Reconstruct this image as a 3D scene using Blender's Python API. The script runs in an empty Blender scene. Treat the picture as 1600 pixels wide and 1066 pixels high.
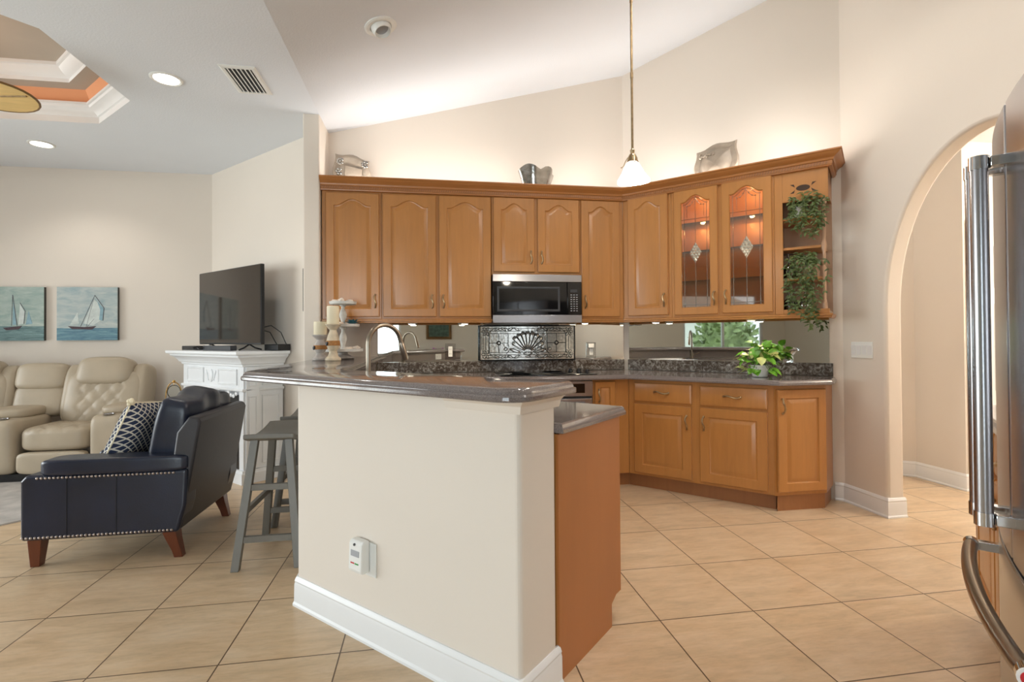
import bpy, bmesh, math, random
from mathutils import Vector, Matrix
R2 = math.sqrt(2.0)
PI = math.pi
SC = bpy.context.scene
COL = SC.collection
random.seed(7)

# ------------------------------------------------------------------ camera
CAM_H = 1.22
F_PX, CY_PX, YAW, PITCH, ROLL = 800.0, 519.55, 0.1607, 0.0101, 0.0069
def cam_axes():
    cy, sy, cp, sp = math.cos(YAW), math.sin(YAW), math.cos(PITCH), math.sin(PITCH)
    r = Vector((cy, -sy, 0.0)); u = Vector((-sp*sy, -sp*cy, cp)); f = Vector((cp*sy, cp*cy, sp))
    cr, sr = math.cos(ROLL), math.sin(ROLL)
    return (r*cr - u*sr), (r*sr + u*cr), f
cr_, cu_, cf_ = cam_axes()
cd = bpy.data.cameras.new('camera'); cam = bpy.data.objects.new('camera', cd); COL.objects.link(cam)
cam.matrix_world = Matrix(((cr_.x, cu_.x, -cf_.x, 0), (cr_.y, cu_.y, -cf_.y, 0), (cr_.z, cu_.z, -cf_.z, CAM_H), (0, 0, 0, 1)))
cd.sensor_width = 36.0; cd.lens = F_PX/1600*36.0
cd.shift_y = -(533.0-CY_PX)/1600.0
cd.clip_start = 0.05; cd.clip_end = 200
SC.camera = cam

# ------------------------------------------------------------------ world, exposure, daylight
SC.view_settings.view_transform = 'Standard'
SC.view_settings.look = 'None'
SC.view_settings.exposure = 0.25
SC.view_settings.gamma = 1.0
SC.view_settings.use_curve_mapping = False
W = bpy.data.worlds.new('sky'); SC.world = W; W.use_nodes = True
wn = W.node_tree; bgn = wn.nodes['Background']
bgn.inputs[0].default_value = (0.80, 0.90, 1.0, 1); bgn.inputs[1].default_value = 2.2

def area(name, loc, to, sx, sy, power, color=(1, 1, 1)):
    l = bpy.data.lights.new(name, 'AREA'); l.shape = 'RECTANGLE'; l.size = sx; l.size_y = sy
    l.energy = power; l.color = color
    o = bpy.data.objects.new(name, l); COL.objects.link(o); o.location = loc
    d = Vector(to)-Vector(loc); o.rotation_euler = d.to_track_quat('-Z', 'Y').to_euler()
    return o
def point(name, loc, power, color=(1, 0.85, 0.65), r=0.05):
    l = bpy.data.lights.new(name, 'POINT'); l.energy = power; l.color = color; l.shadow_soft_size = r
    o = bpy.data.objects.new(name, l); COL.objects.link(o); o.location = loc
    return o
def spot(name, loc, to, power, angle=110, color=(1, 0.85, 0.65), r=0.04, blend=0.6):
    l = bpy.data.lights.new(name, 'SPOT'); l.energy = power; l.color = color; l.shadow_soft_size = r
    l.spot_size = math.radians(angle); l.spot_blend = blend
    o = bpy.data.objects.new(name, l); COL.objects.link(o); o.location = loc
    d = Vector(to)-Vector(loc); o.rotation_euler = d.to_track_quat('-Z', 'Y').to_euler()
    return o
# daylight through the rear glass doors, the breakfast-nook window and the living-room windows
area('daylight_rear', (-1.9, -3.42, 1.25), (-1.5, 3.0, 1.25), 2.4, 2.2, 92, (0.84, 0.93, 1.0))
area('daylight_living', (-6.38, 3.05, 1.4), (0, 3.0, 1.4), 3.3, 2.0, 172, (0.96, 0.97, 1.0))

# ------------------------------------------------------------------ materials
def srgb(r, g, b):
    f = lambda c: (c/12.92 if c <= 0.04045 else ((c+0.055)/1.055)**2.4)
    return (f(r/255), f(g/255), f(b/255), 1.0)
class NT:
    def __init__(s, name):
        s.m = bpy.data.materials.new(name); s.m.use_nodes = True
        s.t = s.m.node_tree; s.n = s.t.nodes; s.b = s.n['Principled BSDF']; s.out = s.n['Material Output']
    def new(s, t, **k):
        n = s.n.new(t)
        for a, v in k.items(): setattr(n, a, v)
        return n
    def ln(s, a, b): s.t.links.new(a, b)
    def coord(s, scale=(1, 1, 1), rot=(0, 0, 0)):
        tc = s.new('ShaderNodeTexCoord'); mp = s.new('ShaderNodeMapping')
        mp.inputs['Scale'].default_value = scale; mp.inputs['Rotation'].default_value = rot
        s.ln(tc.outputs['Object'], mp.inputs['Vector']); return mp.outputs[0]
    def noise(s, vec, scale, detail=3, rough=0.5, dist=0.0):
        n = s.new('ShaderNodeTexNoise'); n.inputs['Scale'].default_value = scale
        n.inputs['Detail'].default_value = detail; n.inputs['Roughness'].default_value = rough
        n.inputs['Distortion'].default_value = dist
        s.ln(vec, n.inputs['Vector']); return n.outputs['Fac']
    def ramp(s, fac, stops):
        r = s.new('ShaderNodeValToRGB'); e = r.color_ramp.elements
        while len(e) < len(stops): e.new(0.5)
        for i, (p, c) in enumerate(stops): e[i].position = p; e[i].color = c
        s.ln(fac, r.inputs[0]); return r.outputs[0]
    def bump(s, h, strength=0.1, dist=0.01):
        b = s.new('ShaderNodeBump'); b.inputs['Strength'].default_value = strength; b.inputs['Distance'].default_value = dist
        s.ln(h, b.inputs['Height']); s.ln(b.outputs[0], s.b.inputs['Normal'])
    def set(s, **k):
        nm = dict(rough='Roughness', metal='Metallic', coat='Coat Weight', coatr='Coat Roughness', ior='IOR', trans='Transmission Weight', alpha='Alpha', spec='Specular IOR Level', sheen='Sheen Weight', aniso='Anisotropic')
        for a, v in k.items(): s.b.inputs[nm[a]].default_value = v
    def math(s, op, a, b=None, c=None):
        n = s.new('ShaderNodeMath', operation=op)
        for i, v in enumerate((a, b, c)):
            if v is None: continue
            if isinstance(v, (int, float)): n.inputs[i].default_value = v
            else: s.ln(v, n.inputs[i])
        return n.outputs[0]
    def mix(s, fac, a, b):
        n = s.new('ShaderNodeMix', data_type='RGBA')
        for idx, v in ((0, fac), (6, a), (7, b)):
            if isinstance(v, (int, float)): n.inputs[idx].default_value = v
            elif isinstance(v, tuple): n.inputs[idx].default_value = v
            else: s.ln(v, n.inputs[idx])
        return n.outputs[2]
def mixc(c, k, d=0.0):
    return (min(1, c[0]*k+d), min(1, c[1]*k+d), min(1, c[2]*k+d), 1)
def simple(name, c, rough=0.5, metal=0.0, var=0.06, vscale=6.0, bump=0.0, bscale=60.0, **k):
    t = NT(name); v = t.coord()
    f = t.noise(v, vscale, 3)
    t.ln(t.ramp(f, [(0.3, mixc(c, 1-var)), (0.7, mixc(c, 1+var))]), t.b.inputs['Base Color'])
    t.set(rough=rough, metal=metal, **k)
    if bump: t.bump(t.noise(v, bscale, 2), bump, 0.005)
    return t.m
def wood(name, c, scale=(14, 14, 1.2), var=0.16, rough=0.32, coat=0.25):
    t = NT(name); v = t.coord(scale)
    f = t.noise(v, 2.2, 5, 0.6, 0.6)
    g = t.noise(t.coord((1, 1, 0.5)), 3.0, 2)
    a = t.ramp(f, [(0.25, mixc(c, 1-var)), (0.5, c), (0.8, mixc(c, 1+var))])
    b = t.ramp(g, [(0.3, mixc(c, 0.86)), (0.7, mixc(c, 1.12))])
    t.ln(t.mix(0.45, a, b), t.b.inputs['Base Color'])
    t.set(rough=rough, coat=coat, coatr=0.25)
    t.bump(f, 0.03, 0.002)
    return t.m
def emit(name, c, s):
    t = NT(name); t.b.inputs['Base Color'].default_value = c
    t.b.inputs['Emission Color'].default_value = c; t.b.inputs['Emission Strength'].default_value = s
    return t.m
def glassy(name, c, rough=0.02, fac=0.25, tint=0.9):
    # thin clear sheet: mostly see-through, part reflecting by angle
    t = NT(name); tr = t.new('ShaderNodeBsdfTransparent'); gl = t.new('ShaderNodeBsdfGlossy'); lw = t.new('ShaderNodeLayerWeight'); mx = t.new('ShaderNodeMixShader')
    tr.inputs[0].default_value = c; gl.inputs['Roughness'].default_value = rough
    lw.inputs[0].default_value = fac
    t.ln(lw.outputs['Fresnel'], mx.inputs[0]); t.ln(tr.outputs[0], mx.inputs[1]); t.ln(gl.outputs[0], mx.inputs[2])
    t.ln(mx.outputs[0], t.out.inputs[0]); return t.m

M = {}
M['wall'] = simple('wall_paint', srgb(229, 219, 207), 0.75, var=0.012, vscale=1.5, bump=0.05, bscale=140)
M['ceil'] = simple('ceiling_paint', srgb(232, 236, 242), 0.9, var=0.01, vscale=2, bump=0.25, bscale=90)
M['trim'] = simple('white_trim', srgb(236, 236, 236), 0.35, var=0.01)
M['white'] = simple('white_plastic', srgb(238, 238, 234), 0.35, var=0.01)
M['mantel'] = simple('white_mantel_paint', srgb(236, 238, 240), 0.4, var=0.015)
M['maple'] = wood('honey_maple', srgb(184, 126, 66))
M['maple_dark'] = wood('honey_maple_crown', srgb(176, 116, 62), scale=(1.5, 1.5, 30))
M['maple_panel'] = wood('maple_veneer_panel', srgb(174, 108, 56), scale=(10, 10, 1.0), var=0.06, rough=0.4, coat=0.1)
M['maple_in'] = wood('maple_interior', srgb(186, 150, 120), var=0.08)
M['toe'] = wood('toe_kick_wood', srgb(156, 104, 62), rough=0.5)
M['pierced'] = simple('cutout_shade', srgb(58, 38, 24), 0.7)  # shade inside the rail's cut-outs, put into a dark colour
M['amber'] = simple('amber_interior', srgb(172, 108, 46), 0.5, var=0.05)  # amber glow of the lit cabinet is partly put into this colour
M['bronze'] = simple('antique_pewter', srgb(170, 146, 112), 0.32, 0.9, var=0.2, vscale=60)
M['steel'] = simple('brushed_steel', srgb(178, 178, 182), 0.26, 1.0, var=0.05, vscale=3)
M['steel_dark'] = simple('brushed_nickel', srgb(150, 138, 124), 0.28, 1.0, var=0.05)
M['chrome'] = simple('polished_steel', srgb(205, 208, 212), 0.1, 1.0, var=0.02)
M['blackglass'] = simple('black_glass', srgb(12, 12, 14), 0.05, 0.0, var=0.05, spec=0.6)
M['black'] = simple('black_plastic', srgb(22, 22, 24), 0.4, var=0.1)
M['graphite'] = simple('dark_grey_metal', srgb(56, 58, 62), 0.5, var=0.05)
M['grey_print'] = simple('grey_print', srgb(170, 172, 176), 0.5)
M['lead'] = simple('dark_lead_came', srgb(30, 32, 32), 0.4, 0.6)
M['silver_lead'] = simple('bright_lead_came', srgb(150, 145, 135), 0.25, 0.9)
M['tv_screen'] = simple('tv_screen', srgb(56, 49, 43), 0.06, 0.0, var=0.02, spec=0.6)  # brown cast of the room's reflection put into the screen colour
M['red'] = simple('red_enamel', srgb(200, 40, 50), 0.25)
M['greenled'] = simple('green_print', srgb(60, 150, 70), 0.4)
M['bulb'] = emit('bulb_glow', (1.0, 0.93, 0.82, 1), 14.0)
M['can_glow'] = emit('can_light_glow', (1.0, 0.96, 0.9, 1), 8.0)
M['puck_glow'] = emit('puck_glow', (1.0, 0.88, 0.7, 1), 7.0)
M['frost'] = None
t = NT('frosted_lamp_glass'); t.b.inputs['Base Color'].default_value = (0.95, 0.94, 0.92, 1); t.set(rough=0.3, trans=0.0)
t.b.inputs['Emission Color'].default_value = (1, 0.95, 0.88, 1); t.b.inputs['Emission Strength'].default_value = 1.2; M['frost'] = t.m
M['candle'] = simple('cream_wax', srgb(238, 226, 196), 0.5, var=0.03)
M['holder'] = simple('whitewashed_wood', srgb(186, 178, 172), 0.6, var=0.25, vscale=25)
M['holder_warm'] = simple('cream_washed_wood', srgb(206, 190, 164), 0.55, var=0.2, vscale=25)
M['rope'] = simple('jute_band', srgb(170, 118, 66), 0.8, var=0.2, vscale=80)
M['tray'] = simple('whitewashed_tray', srgb(214, 212, 206), 0.6, var=0.15, vscale=20)
M['shell'] = simple('pale_seashell', srgb(232, 216, 200), 0.4, var=0.12, vscale=40)
M['teal'] = simple('teal_succulent', srgb(66, 116, 128), 0.5, var=0.2, vscale=40)
M['navy'] = simple('navy_leather', srgb(20, 28, 48), 0.34, var=0.25, vscale=5, bump=0.08, bscale=120, coat=0.15, coatr=0.35)
M['navy_back'] = simple('charcoal_leather', srgb(48, 46, 50), 0.42, var=0.12, vscale=3, bump=0.1, bscale=90)
M['taupe'] = simple('taupe_leather', srgb(178, 163, 141), 0.42, var=0.08, vscale=4, bump=0.08, bscale=110)
M['dkleg'] = wood('walnut_leg', srgb(104, 50, 26), var=0.2)
M['nail'] = simple('nailhead_pewter', srgb(176, 164, 156), 0.3, 0.9)
M['stool'] = wood('grey_washed_wood', srgb(116, 112, 104), var=0.12, rough=0.45, coat=0.1)
M['gold'] = simple('brushed_gold', srgb(190, 150, 84), 0.25, 1.0)
M['blade'] = wood('palm_leaf_blade', srgb(228, 194, 128), scale=(3, 40, 3), var=0.25, rough=0.6, coat=0)
M['blade_rim'] = simple('bamboo_rim', srgb(120, 88, 44), 0.5)
M['cove'] = simple('cove_glow_tint', srgb(228, 158, 112), 0.7, var=0.02)  # orange glow of the hidden cove light painted into the colour
M['taupe_paint'] = simple('taupe_tray_paint', srgb(186, 174, 160), 0.8, var=0.02)
M['pearl'] = simple('pearl_glass_ware', srgb(170, 156, 140), 0.35, 0.1, var=0.1, vscale=18, bump=0.3, bscale=45)
M['mercury'] = simple('mercury_glass', srgb(176, 172, 166), 0.16, 0.95, var=0.3, vscale=14, bump=0.35, bscale=22)
M['goldwash'] = simple('gold_wash', srgb(214, 170, 96), 0.25, 0.8, var=0.2, vscale=30)
M['leaf_dark'] = simple('dark_vine_leaf', srgb(76, 92, 44), 0.45, var=0.45, vscale=22)
M['leaf_lime'] = simple('variegated_pothos_leaf', srgb(112, 170, 54), 0.35, var=0.5, vscale=16)
M['leaf_pale'] = simple('cream_pothos_leaf', srgb(214, 220, 140), 0.35, var=0.2, vscale=20)
M['stem'] = simple('green_stem', srgb(84, 110, 50), 0.5)
M['rug'] = simple('grey_rug', srgb(178, 172, 166), 0.95, var=0.16, vscale=9, bump=0.4, bscale=200)
M['edge_dk'] = simple('dark_canvas_edge', srgb(62, 60, 56), 0.6)
M['sail'] = simple('painted_white_sail', srgb(206, 214, 210), 0.7, var=0.12, vscale=30)
M['sail_blue'] = simple('painted_blue_sail', srgb(140, 172, 184), 0.7, var=0.15, vscale=30)
M['ink'] = simple('painted_dark_line', srgb(98, 100, 108), 0.7)
M['hull'] = simple('painted_hull', srgb(78, 62, 68), 0.7, var=0.3, vscale=60)
M['frame_gold'] = simple('aged_gilt_frame', srgb(120, 88, 50), 0.4, 0.3, var=0.2)
M['sea_art'] = simple('painted_green_sea', srgb(72, 96, 86), 0.5, var=0.5, vscale=14)
M['magenta'] = simple('magenta_petals', srgb(210, 70, 200), 0.5, var=0.15, vscale=40)
M['hedge'] = simple('garden_foliage', srgb(128, 142, 92), 0.7, var=0.4, vscale=4)
M['lawn'] = simple('garden_ground', srgb(150, 160, 120), 0.9, var=0.2)
M['stucco'] = simple('neighbour_stucco', srgb(226, 222, 214), 0.8, var=0.04)
M['clear'] = glassy('clear_glass', (0.96, 0.98, 0.97, 1), 0.01, 0.35)
M['shelf_glass'] = glassy('thin_shelf_glass', (0.95, 0.97, 0.96, 1), 0.02, 0.12)
M['ware'] = glassy('thin_stemware_glass', (0.93, 0.93, 0.93, 1), 0.01, 0.5)
M['cab_glass'] = glassy('leaded_cabinet_glass', (0.95, 0.86, 0.70, 1), 0.03, 0.56)  # amber tint in the glass strengthens the glow from inside
M['bevel'] = simple('bevelled_crystal', srgb(232, 226, 214), 0.06, 0.75, var=0.3, vscale=60)
M['art_glass'] = simple('textured_art_glass', srgb(196, 200, 196), 0.10, 0.8, var=0.2, vscale=30, bump=0.12, bscale=60)
M['art_clear'] = simple('bevelled_art_glass', srgb(226, 228, 222), 0.10, 0.7, var=0.2, vscale=40, bump=0.2, bscale=50)

def make_mirror():
    t = NT('mirror'); v = t.coord()
    t.ln(t.ramp(t.noise(v, 2.0), [(0.3, (0.80, 0.84, 0.81, 1)), (0.7, (0.82, 0.86, 0.83, 1))]), t.b.inputs['Base Color'])
    t.set(rough=0.015, metal=1.0); return t.m
M['mirror'] = make_mirror()
def make_counter(name, c, k=1.0):
    t = NT(name); v = t.coord()
    f = t.noise(v, 420, 2, 0.7); g = t.noise(v, 160, 2, 0.6)
    a = t.ramp(f, [(0.36, mixc(c, 0.55)), (0.5, c), (0.66, mixc(c, 1.9))])
    b = t.ramp(g, [(0.35, mixc(c, 0.75)), (0.65, mixc(c, 1.3))])
    t.ln(t.mix(0.4, a, b), t.b.inputs['Base Color']); t.set(rough=0.10, spec=0.5, coat=0.3, coatr=0.05)
    return t.m
M['counter'] = make_counter('speckled_brown_quartz', srgb(117, 108, 105))
def make_splash():
    t = NT('shell_marble_splash'); v = t.coord((1, 1, 1))
    f = t.noise(v, 26, 4, 0.65, 1.6)
    vo = t.new('ShaderNodeTexVoronoi'); vo.inputs['Scale'].default_value = 34; t.ln(v, vo.inputs['Vector'])
    r = t.ramp(f, [(0.30, srgb(44, 38, 34)), (0.48, srgb(84, 74, 66)), (0.58, srgb(150, 148, 144)), (0.70, srgb(206, 208, 208))])
    q = t.ramp(vo.outputs['Distance'], [(0.0, srgb(150, 150, 148)), (0.45, srgb(66, 58, 52)), (1.0, srgb(40, 34, 30))])
    t.ln(t.mix(0.45, r, q), t.b.inputs['Base Color']); t.set(rough=0.12, coat=0.4, coatr=0.05)
    t.bump(f, 0.2, 0.004); return t.m
M['splash'] = make_splash()
def make_floor():
    t = NT('travertine_look_tile'); tc = t.new('ShaderNodeTexCoord'); sp = t.new('ShaderNodeSeparateXYZ'); t.ln(tc.outputs['Object'], sp.inputs[0])
    u = t.math('DIVIDE', t.math('SUBTRACT', sp.outputs[0], 0.973), 0.44)
    w = t.math('DIVIDE', t.math('SUBTRACT', sp.outputs[1], 2.083), 0.479)
    def edge(x, g):
        f = t.math('FRACT', x); d = t.math('ABSOLUTE', t.math('SUBTRACT', f, 0.5))
        return t.math('GREATER_THAN', d, 0.5-g)
    gr = t.math('MAXIMUM', edge(u, 0.0060), edge(w, 0.0055))
    cb = t.new('ShaderNodeCombineXYZ'); t.ln(t.math('FLOOR', u), cb.inputs[0]); t.ln(t.math('FLOOR', w), cb.inputs[1])
    wnz = t.new('ShaderNodeTexWhiteNoise'); wnz.noise_dimensions = '3D'; t.ln(cb.outputs[0], wnz.inputs['Vector'])
    sc = t.new('ShaderNodeVectorMath', operation='SCALE'); t.ln(wnz.outputs['Color'], sc.inputs[0]); sc.inputs['Scale'].default_value = 40
    ad = t.new('ShaderNodeVectorMath', operation='ADD'); t.ln(tc.outputs['Object'], ad.inputs[0]); t.ln(sc.outputs[0], ad.inputs[1])
    mp = t.new('ShaderNodeMapping'); t.ln(ad.outputs[0], mp.inputs['Vector']); mp.inputs['Scale'].default_value = (2.2, 9.0, 1); mp.inputs['Rotation'].default_value = (0, 0, -0.2)
    f = t.noise(mp.outputs[0], 1.6, 6, 0.62, 0.5); g = t.noise(mp.outputs[0], 7.0, 4, 0.7, 0.4); h = t.noise(ad.outputs[0], 3.0, 3)
    c = srgb(208, 180, 144)
    a = t.ramp(f, [(0.30, mixc(c, 0.62)), (0.48, c), (0.68, srgb(230, 208, 180))])
    b = t.ramp(g, [(0.3, mixc(c, 0.66)), (0.52, c), (0.72, mixc(c, 1.18))])
    d = t.ramp(h, [(0.35, srgb(206, 170, 132)), (0.65, srgb(212, 190, 162))])
    col = t.mix(0.28, t.mix(0.45, a, b), d)
    col = t.mix(t.math('MULTIPLY', wnz.outputs['Value'], 0.16), col, srgb(222, 200, 172))
    t.ln(t.mix(gr, col, srgb(96, 74, 54)), t.b.inputs['Base Color'])
    t.set(rough=0.30, spec=0.4)
    t.bump(t.math('SUBTRACT', 1.0, gr), 0.35, 0.003); return t.m
M['floor'] = make_floor()
def make_canvas(name, sky1, sky2, sea1, sea2, zsea):
    t = NT(name); tc = t.new('ShaderNodeTexCoord'); sp = t.new('ShaderNodeSeparateXYZ'); t.ln(tc.outputs['Object'], sp.inputs[0])
    v = t.coord((3.0, 1, 9.0)); f = t.noise(v, 1.8, 5, 0.65, 0.8); v2 = t.coord((2.5, 1, 22)); g = t.noise(v2, 2.0, 5, 0.7, 1.2)
    sky = t.ramp(f, [(0.3, sky1), (0.62, sky2), (0.8, srgb(212, 218, 210))]); sea = t.ramp(g, [(0.3, sea1), (0.6, sea2), (0.78, srgb(176, 204, 208))])
    m = t.math('GREATER_THAN', t.math('ADD', sp.outputs[2], t.math('MULTIPLY', f, 0.02)), zsea)
    t.ln(t.mix(m, sea, sky), t.b.inputs['Base Color']); t.set(rough=0.6); return t.m
M['canvas_a'] = make_canvas('sailboat_canvas_green', srgb(140, 164, 158), srgb(176, 190, 182), srgb(66, 96, 100), srgb(120, 150, 150), 0.155)
M['canvas_b'] = make_canvas('sailboat_canvas_blue', srgb(150, 172, 178), srgb(190, 198, 194), srgb(62, 102, 128), srgb(116, 156, 168), 0.135)
def make_pillow():
    t = NT('navy_lattice_fabric'); v = t.coord((1, 1, 1), (0, 0, 0))
    sp = t.new('ShaderNodeSeparateXYZ'); t.ln(v, sp.inputs[0])
    a = t.math('ADD', sp.outputs[1], sp.outputs[2]); b = t.math('SUBTRACT', sp.outputs[1], sp.outputs[2])
    k = 0.036
    def st(x): return t.math('ABSOLUTE', t.math('SUBTRACT', t.math('FRACT', t.math('DIVIDE', x, k)), 0.5))
    m = t.math('GREATER_THAN', t.math('MAXIMUM', st(a), st(b)), 0.385)
    t.ln(t.mix(m, srgb(40, 50, 76), srgb(214, 208, 196)), t.b.inputs['Base Color']); t.set(rough=0.9); return t.m
M['pillow'] = make_pillow()
# ------------------------------------------------------------------ mesh helpers
def frame(o, ax, ay, az=(0, 0, 1)):
    o, ax, ay, az = Vector(o), Vector(ax), Vector(ay), Vector(az)
    return lambda p: o + ax*p[0] + ay*p[1] + az*p[2]
IDENT = lambda p: Vector(p)
E1 = Vector((1/R2, -1/R2, 0)); U1 = Vector((1/R2, 1/R2, 0))
def WV(w, v, z=0.0): return E1*w + U1*v + Vector((0, 0, z))
F_BACK = frame((0, 4.56, 0), (1, 0, 0), (0, -1, 0))
F_DIAG = frame(U1*4.5, E1, -U1)
F_END = frame((0, 3.76, 0), (1, 0, 0), (0, -1, 0))

class MB:
    def __init__(s, T=IDENT): s.v = []; s.f = []; s.T = T
    def add(s, pts, faces):
        b = len(s.v); s.v += [Vector(s.T(p)) for p in pts]; s.f += [tuple(b+i for i in f) for f in faces]
        return b
    def box(s, x0, x1, y0, y1, z0, z1):
        p = [(x, y, z) for z in (z0, z1) for y in (y0, y1) for x in (x0, x1)]
        s.add(p, [(0, 2, 3, 1), (4, 5, 7, 6), (0, 1, 5, 4), (2, 6, 7, 3), (0, 4, 6, 2), (1, 3, 7, 5)]); return s
    def prism(s, pts, ext):
        # pts: planar 3D polygon; extruded by vector ext
        n = len(pts); e = Vector(ext); q = [Vector(p) for p in pts]
        s.add(q+[p+e for p in q], [tuple(range(n-1, -1, -1)), tuple(range(n, 2*n))]+[(i, (i+1) % n, n+(i+1) % n, n+i) for i in range(n)]); return s
    def rings(s, loops, cap0=True, cap1=True, closed=True):
        n = len(loops[0]); pts = [p for l in loops for p in l]; f = []
        for k in range(len(loops)-1):
            for i in range(n if closed else n-1):
                j = (i+1) % n; f.append((k*n+i, k*n+j, (k+1)*n+j, (k+1)*n+i))
        if cap0: f.append(tuple(range(n-1, -1, -1)))
        if cap1: f.append(tuple(range((len(loops)-1)*n, len(loops)*n)))
        s.add(pts, f); return s
    def lathe(s, prof, c=(0, 0, 0), n=20, axis='z', wob=None):
        loops = []
        for r, h in prof:
            l = []
            for i in range(n):
                a = 2*PI*i/n; rr = max(r, 1e-4)
                if wob: rr *= wob(a, h)
                x, y = rr*math.cos(a), rr*math.sin(a)
                p = (x, y, h) if axis == 'z' else ((h, x, y) if axis == 'x' else (y, h, x))
                l.append((c[0]+p[0], c[1]+p[1], c[2]+p[2]))
            loops.append(l)
        return s.rings(loops)
    def tube(s, path, r, n=10, rads=None):
        P = [Vector(p) for p in path]; loops = []
        t0 = (P[1]-P[0]).normalized(); up = Vector((0, 0, 1)) if abs(t0.z) < 0.9 else Vector((1, 0, 0))
        nx = t0.cross(up).normalized()
        for i, p in enumerate(P):
            t = ((P[i+1] if i+1 < len(P) else p)-(P[i-1] if i else p)).normalized()
            nx = (nx-t*nx.dot(t)).normalized(); ny = t.cross(nx)
            rr = rads[i] if rads else r
            loops.append([p+nx*rr*math.cos(2*PI*k/n)+ny*rr*math.sin(2*PI*k/n) for k in range(n)])
        return s.rings(loops)
    def ball(s, c, r, n=12, sq=(1, 1, 1)):
        m = max(6, n//2+1); prof = [(math.sin(PI*k/m), -math.cos(PI*k/m)) for k in range(m+1)]
        loops = [[(c[0]+sq[0]*r*q*math.cos(2*PI*i/n)+0, c[1]+sq[1]*r*q*math.sin(2*PI*i/n), c[2]+sq[2]*r*h) for i in range(n)] for q, h in [(max(a, 0.01), b) for a, b in prof]]
        return s.rings(loops)
    def rbox(s, c, half, e=6.0, n=8, warp=None, R=None):
        # soft box: cube grid pushed onto a superellipsoid
        hx, hy, hz = half; grid = {}
        def idx(i, j, k):
            key = (i, j, k)
            if key not in grid:
                a = [2*q/n-1 for q in key]
                a = [math.sin(q*PI/2)*0.35+q*0.65 for q in a]
                d = (sum(abs(q)**e for q in a))**(1/e); a = [q/d for q in a]
                p = Vector((a[0]*hx, a[1]*hy, a[2]*hz))
                if warp: p = Vector(warp(p, a))
                if R: p = R @ p
                grid[key] = len(pts); pts.append(p+Vector(c))
            return grid[key]
        pts = []; f = []
        for i in range(n):
            for j in range(n):
                f.append((idx(i, j, 0), idx(i, j+1, 0), idx(i+1, j+1, 0), idx(i+1, j, 0)))
                f.append((idx(i, j, n), idx(i+1, j, n), idx(i+1, j+1, n), idx(i, j+1, n)))
                f.append((idx(i, 0, j), idx(i+1, 0, j), idx(i+1, 0, j+1), idx(i, 0, j+1)))
                f.append((idx(i, n, j), idx(i, n, j+1), idx(i+1, n, j+1), idx(i+1, n, j)))
                f.append((idx(0, i, j), idx(0, i, j+1), idx(0, i+1, j+1), idx(0, i+1, j)))
                f.append((idx(n, i, j), idx(n, i+1, j), idx(n, i+1, j+1), idx(n, i, j+1)))
        s.add(pts, f); return s
    def beam(s, a, b, wx, wy, up=(0, 0, 1)):
        a, b = Vector(a), Vector(b); t = (b-a).normalized(); x = t.cross(Vector(up)).normalized(); y = x.cross(t)
        l = [[p+x*wx*i+y*wy*j for i, j in ((-.5, -.5), (.5, -.5), (.5, .5), (-.5, .5))] for p in (a, b)]
        return s.rings(l)
    def leaf(s, p, d, n, L, Wd, curl=0.25):
        d = Vector(d).normalized(); n = Vector(n); sd = d.cross(n).normalized(); n = sd.cross(d).normalized(); p = Vector(p)
        a = p; m1 = p+d*L*0.35-n*curl*L*0.05; m2 = p+d*L*0.7-n*curl*L*0.3; e = p+d*L-n*curl*L*0.8
        s.add([a, m1+sd*Wd*.5+n*Wd*.12, m1, m1-sd*Wd*.5+n*Wd*.12, m2+sd*Wd*.36+n*Wd*.08, m2, m2-sd*Wd*.36+n*Wd*.08, e],
              [(0, 2, 1), (0, 3, 2), (1, 2, 5, 4), (2, 3, 6, 5), (4, 5, 7), (5, 6, 7)]); return s

def offset_poly(pts, d, closed=True):
    # positive d moves to the right of travel (outwards for CCW polygons)
    n = len(pts); out = []
    for i in range(n):
        p = Vector(pts[i][:2])
        a = Vector(pts[i-1][:2]) if (closed or i > 0) else None
        b = Vector(pts[(i+1) % n][:2]) if (closed or i < n-1) else None
        n1 = n2 = None
        if a is not None: t = (p-a).normalized(); n1 = Vector((t.y, -t.x))
        if b is not None: t = (b-p).normalized(); n2 = Vector((t.y, -t.x))
        if n1 is None: n1 = n2
        if n2 is None: n2 = n1
        m = (n1+n2); m = m/max(1e-6, (1+n1.dot(n2)))
        out.append(p+m*d)
    return out
def rounded(pts, radii, seg=6):
    n = len(pts); out = []
    for i in range(n):
        p = Vector(pts[i]); r = radii[i]
        if r <= 0: out.append((p.x, p.y)); continue
        a = (Vector(pts[i-1])-p).normalized(); b = (Vector(pts[(i+1) % n])-p).normalized()
        ang = a.angle(b); d = r/math.tan(ang/2); c = p+(a+b).normalized()*(r/math.sin(ang/2))
        p0, p1 = p+a*d, p+b*d; a0 = math.atan2((p0-c).y, (p0-c).x); a1 = math.atan2((p1-c).y, (p1-c).x)
        da = (a1-a0+PI) % (2*PI)-PI
        out += [(c.x+r*math.cos(a0+da*k/seg), c.y+r*math.sin(a0+da*k/seg)) for k in range(seg+1)]
    return out
def slab(mb, poly, prof):
    loops = [[(q.x, q.y, z) for q in offset_poly(poly, d)] for d, z in prof]
    return mb.rings(loops)
def sweep(mb, path, prof, closed=False):
    # profile (out, z) run along a floor-plan path; out is to the right of travel
    n = len(path); loops = []
    offs = [offset_poly(path, d, closed) for d, z in prof]
    loops = [[(offs[k][i].x, offs[k][i].y, prof[k][1]) for k in range(len(prof))] for i in range(n)]
    if closed: loops.append(loops[0])
    return mb.rings(loops, not closed, not closed, True)

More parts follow.
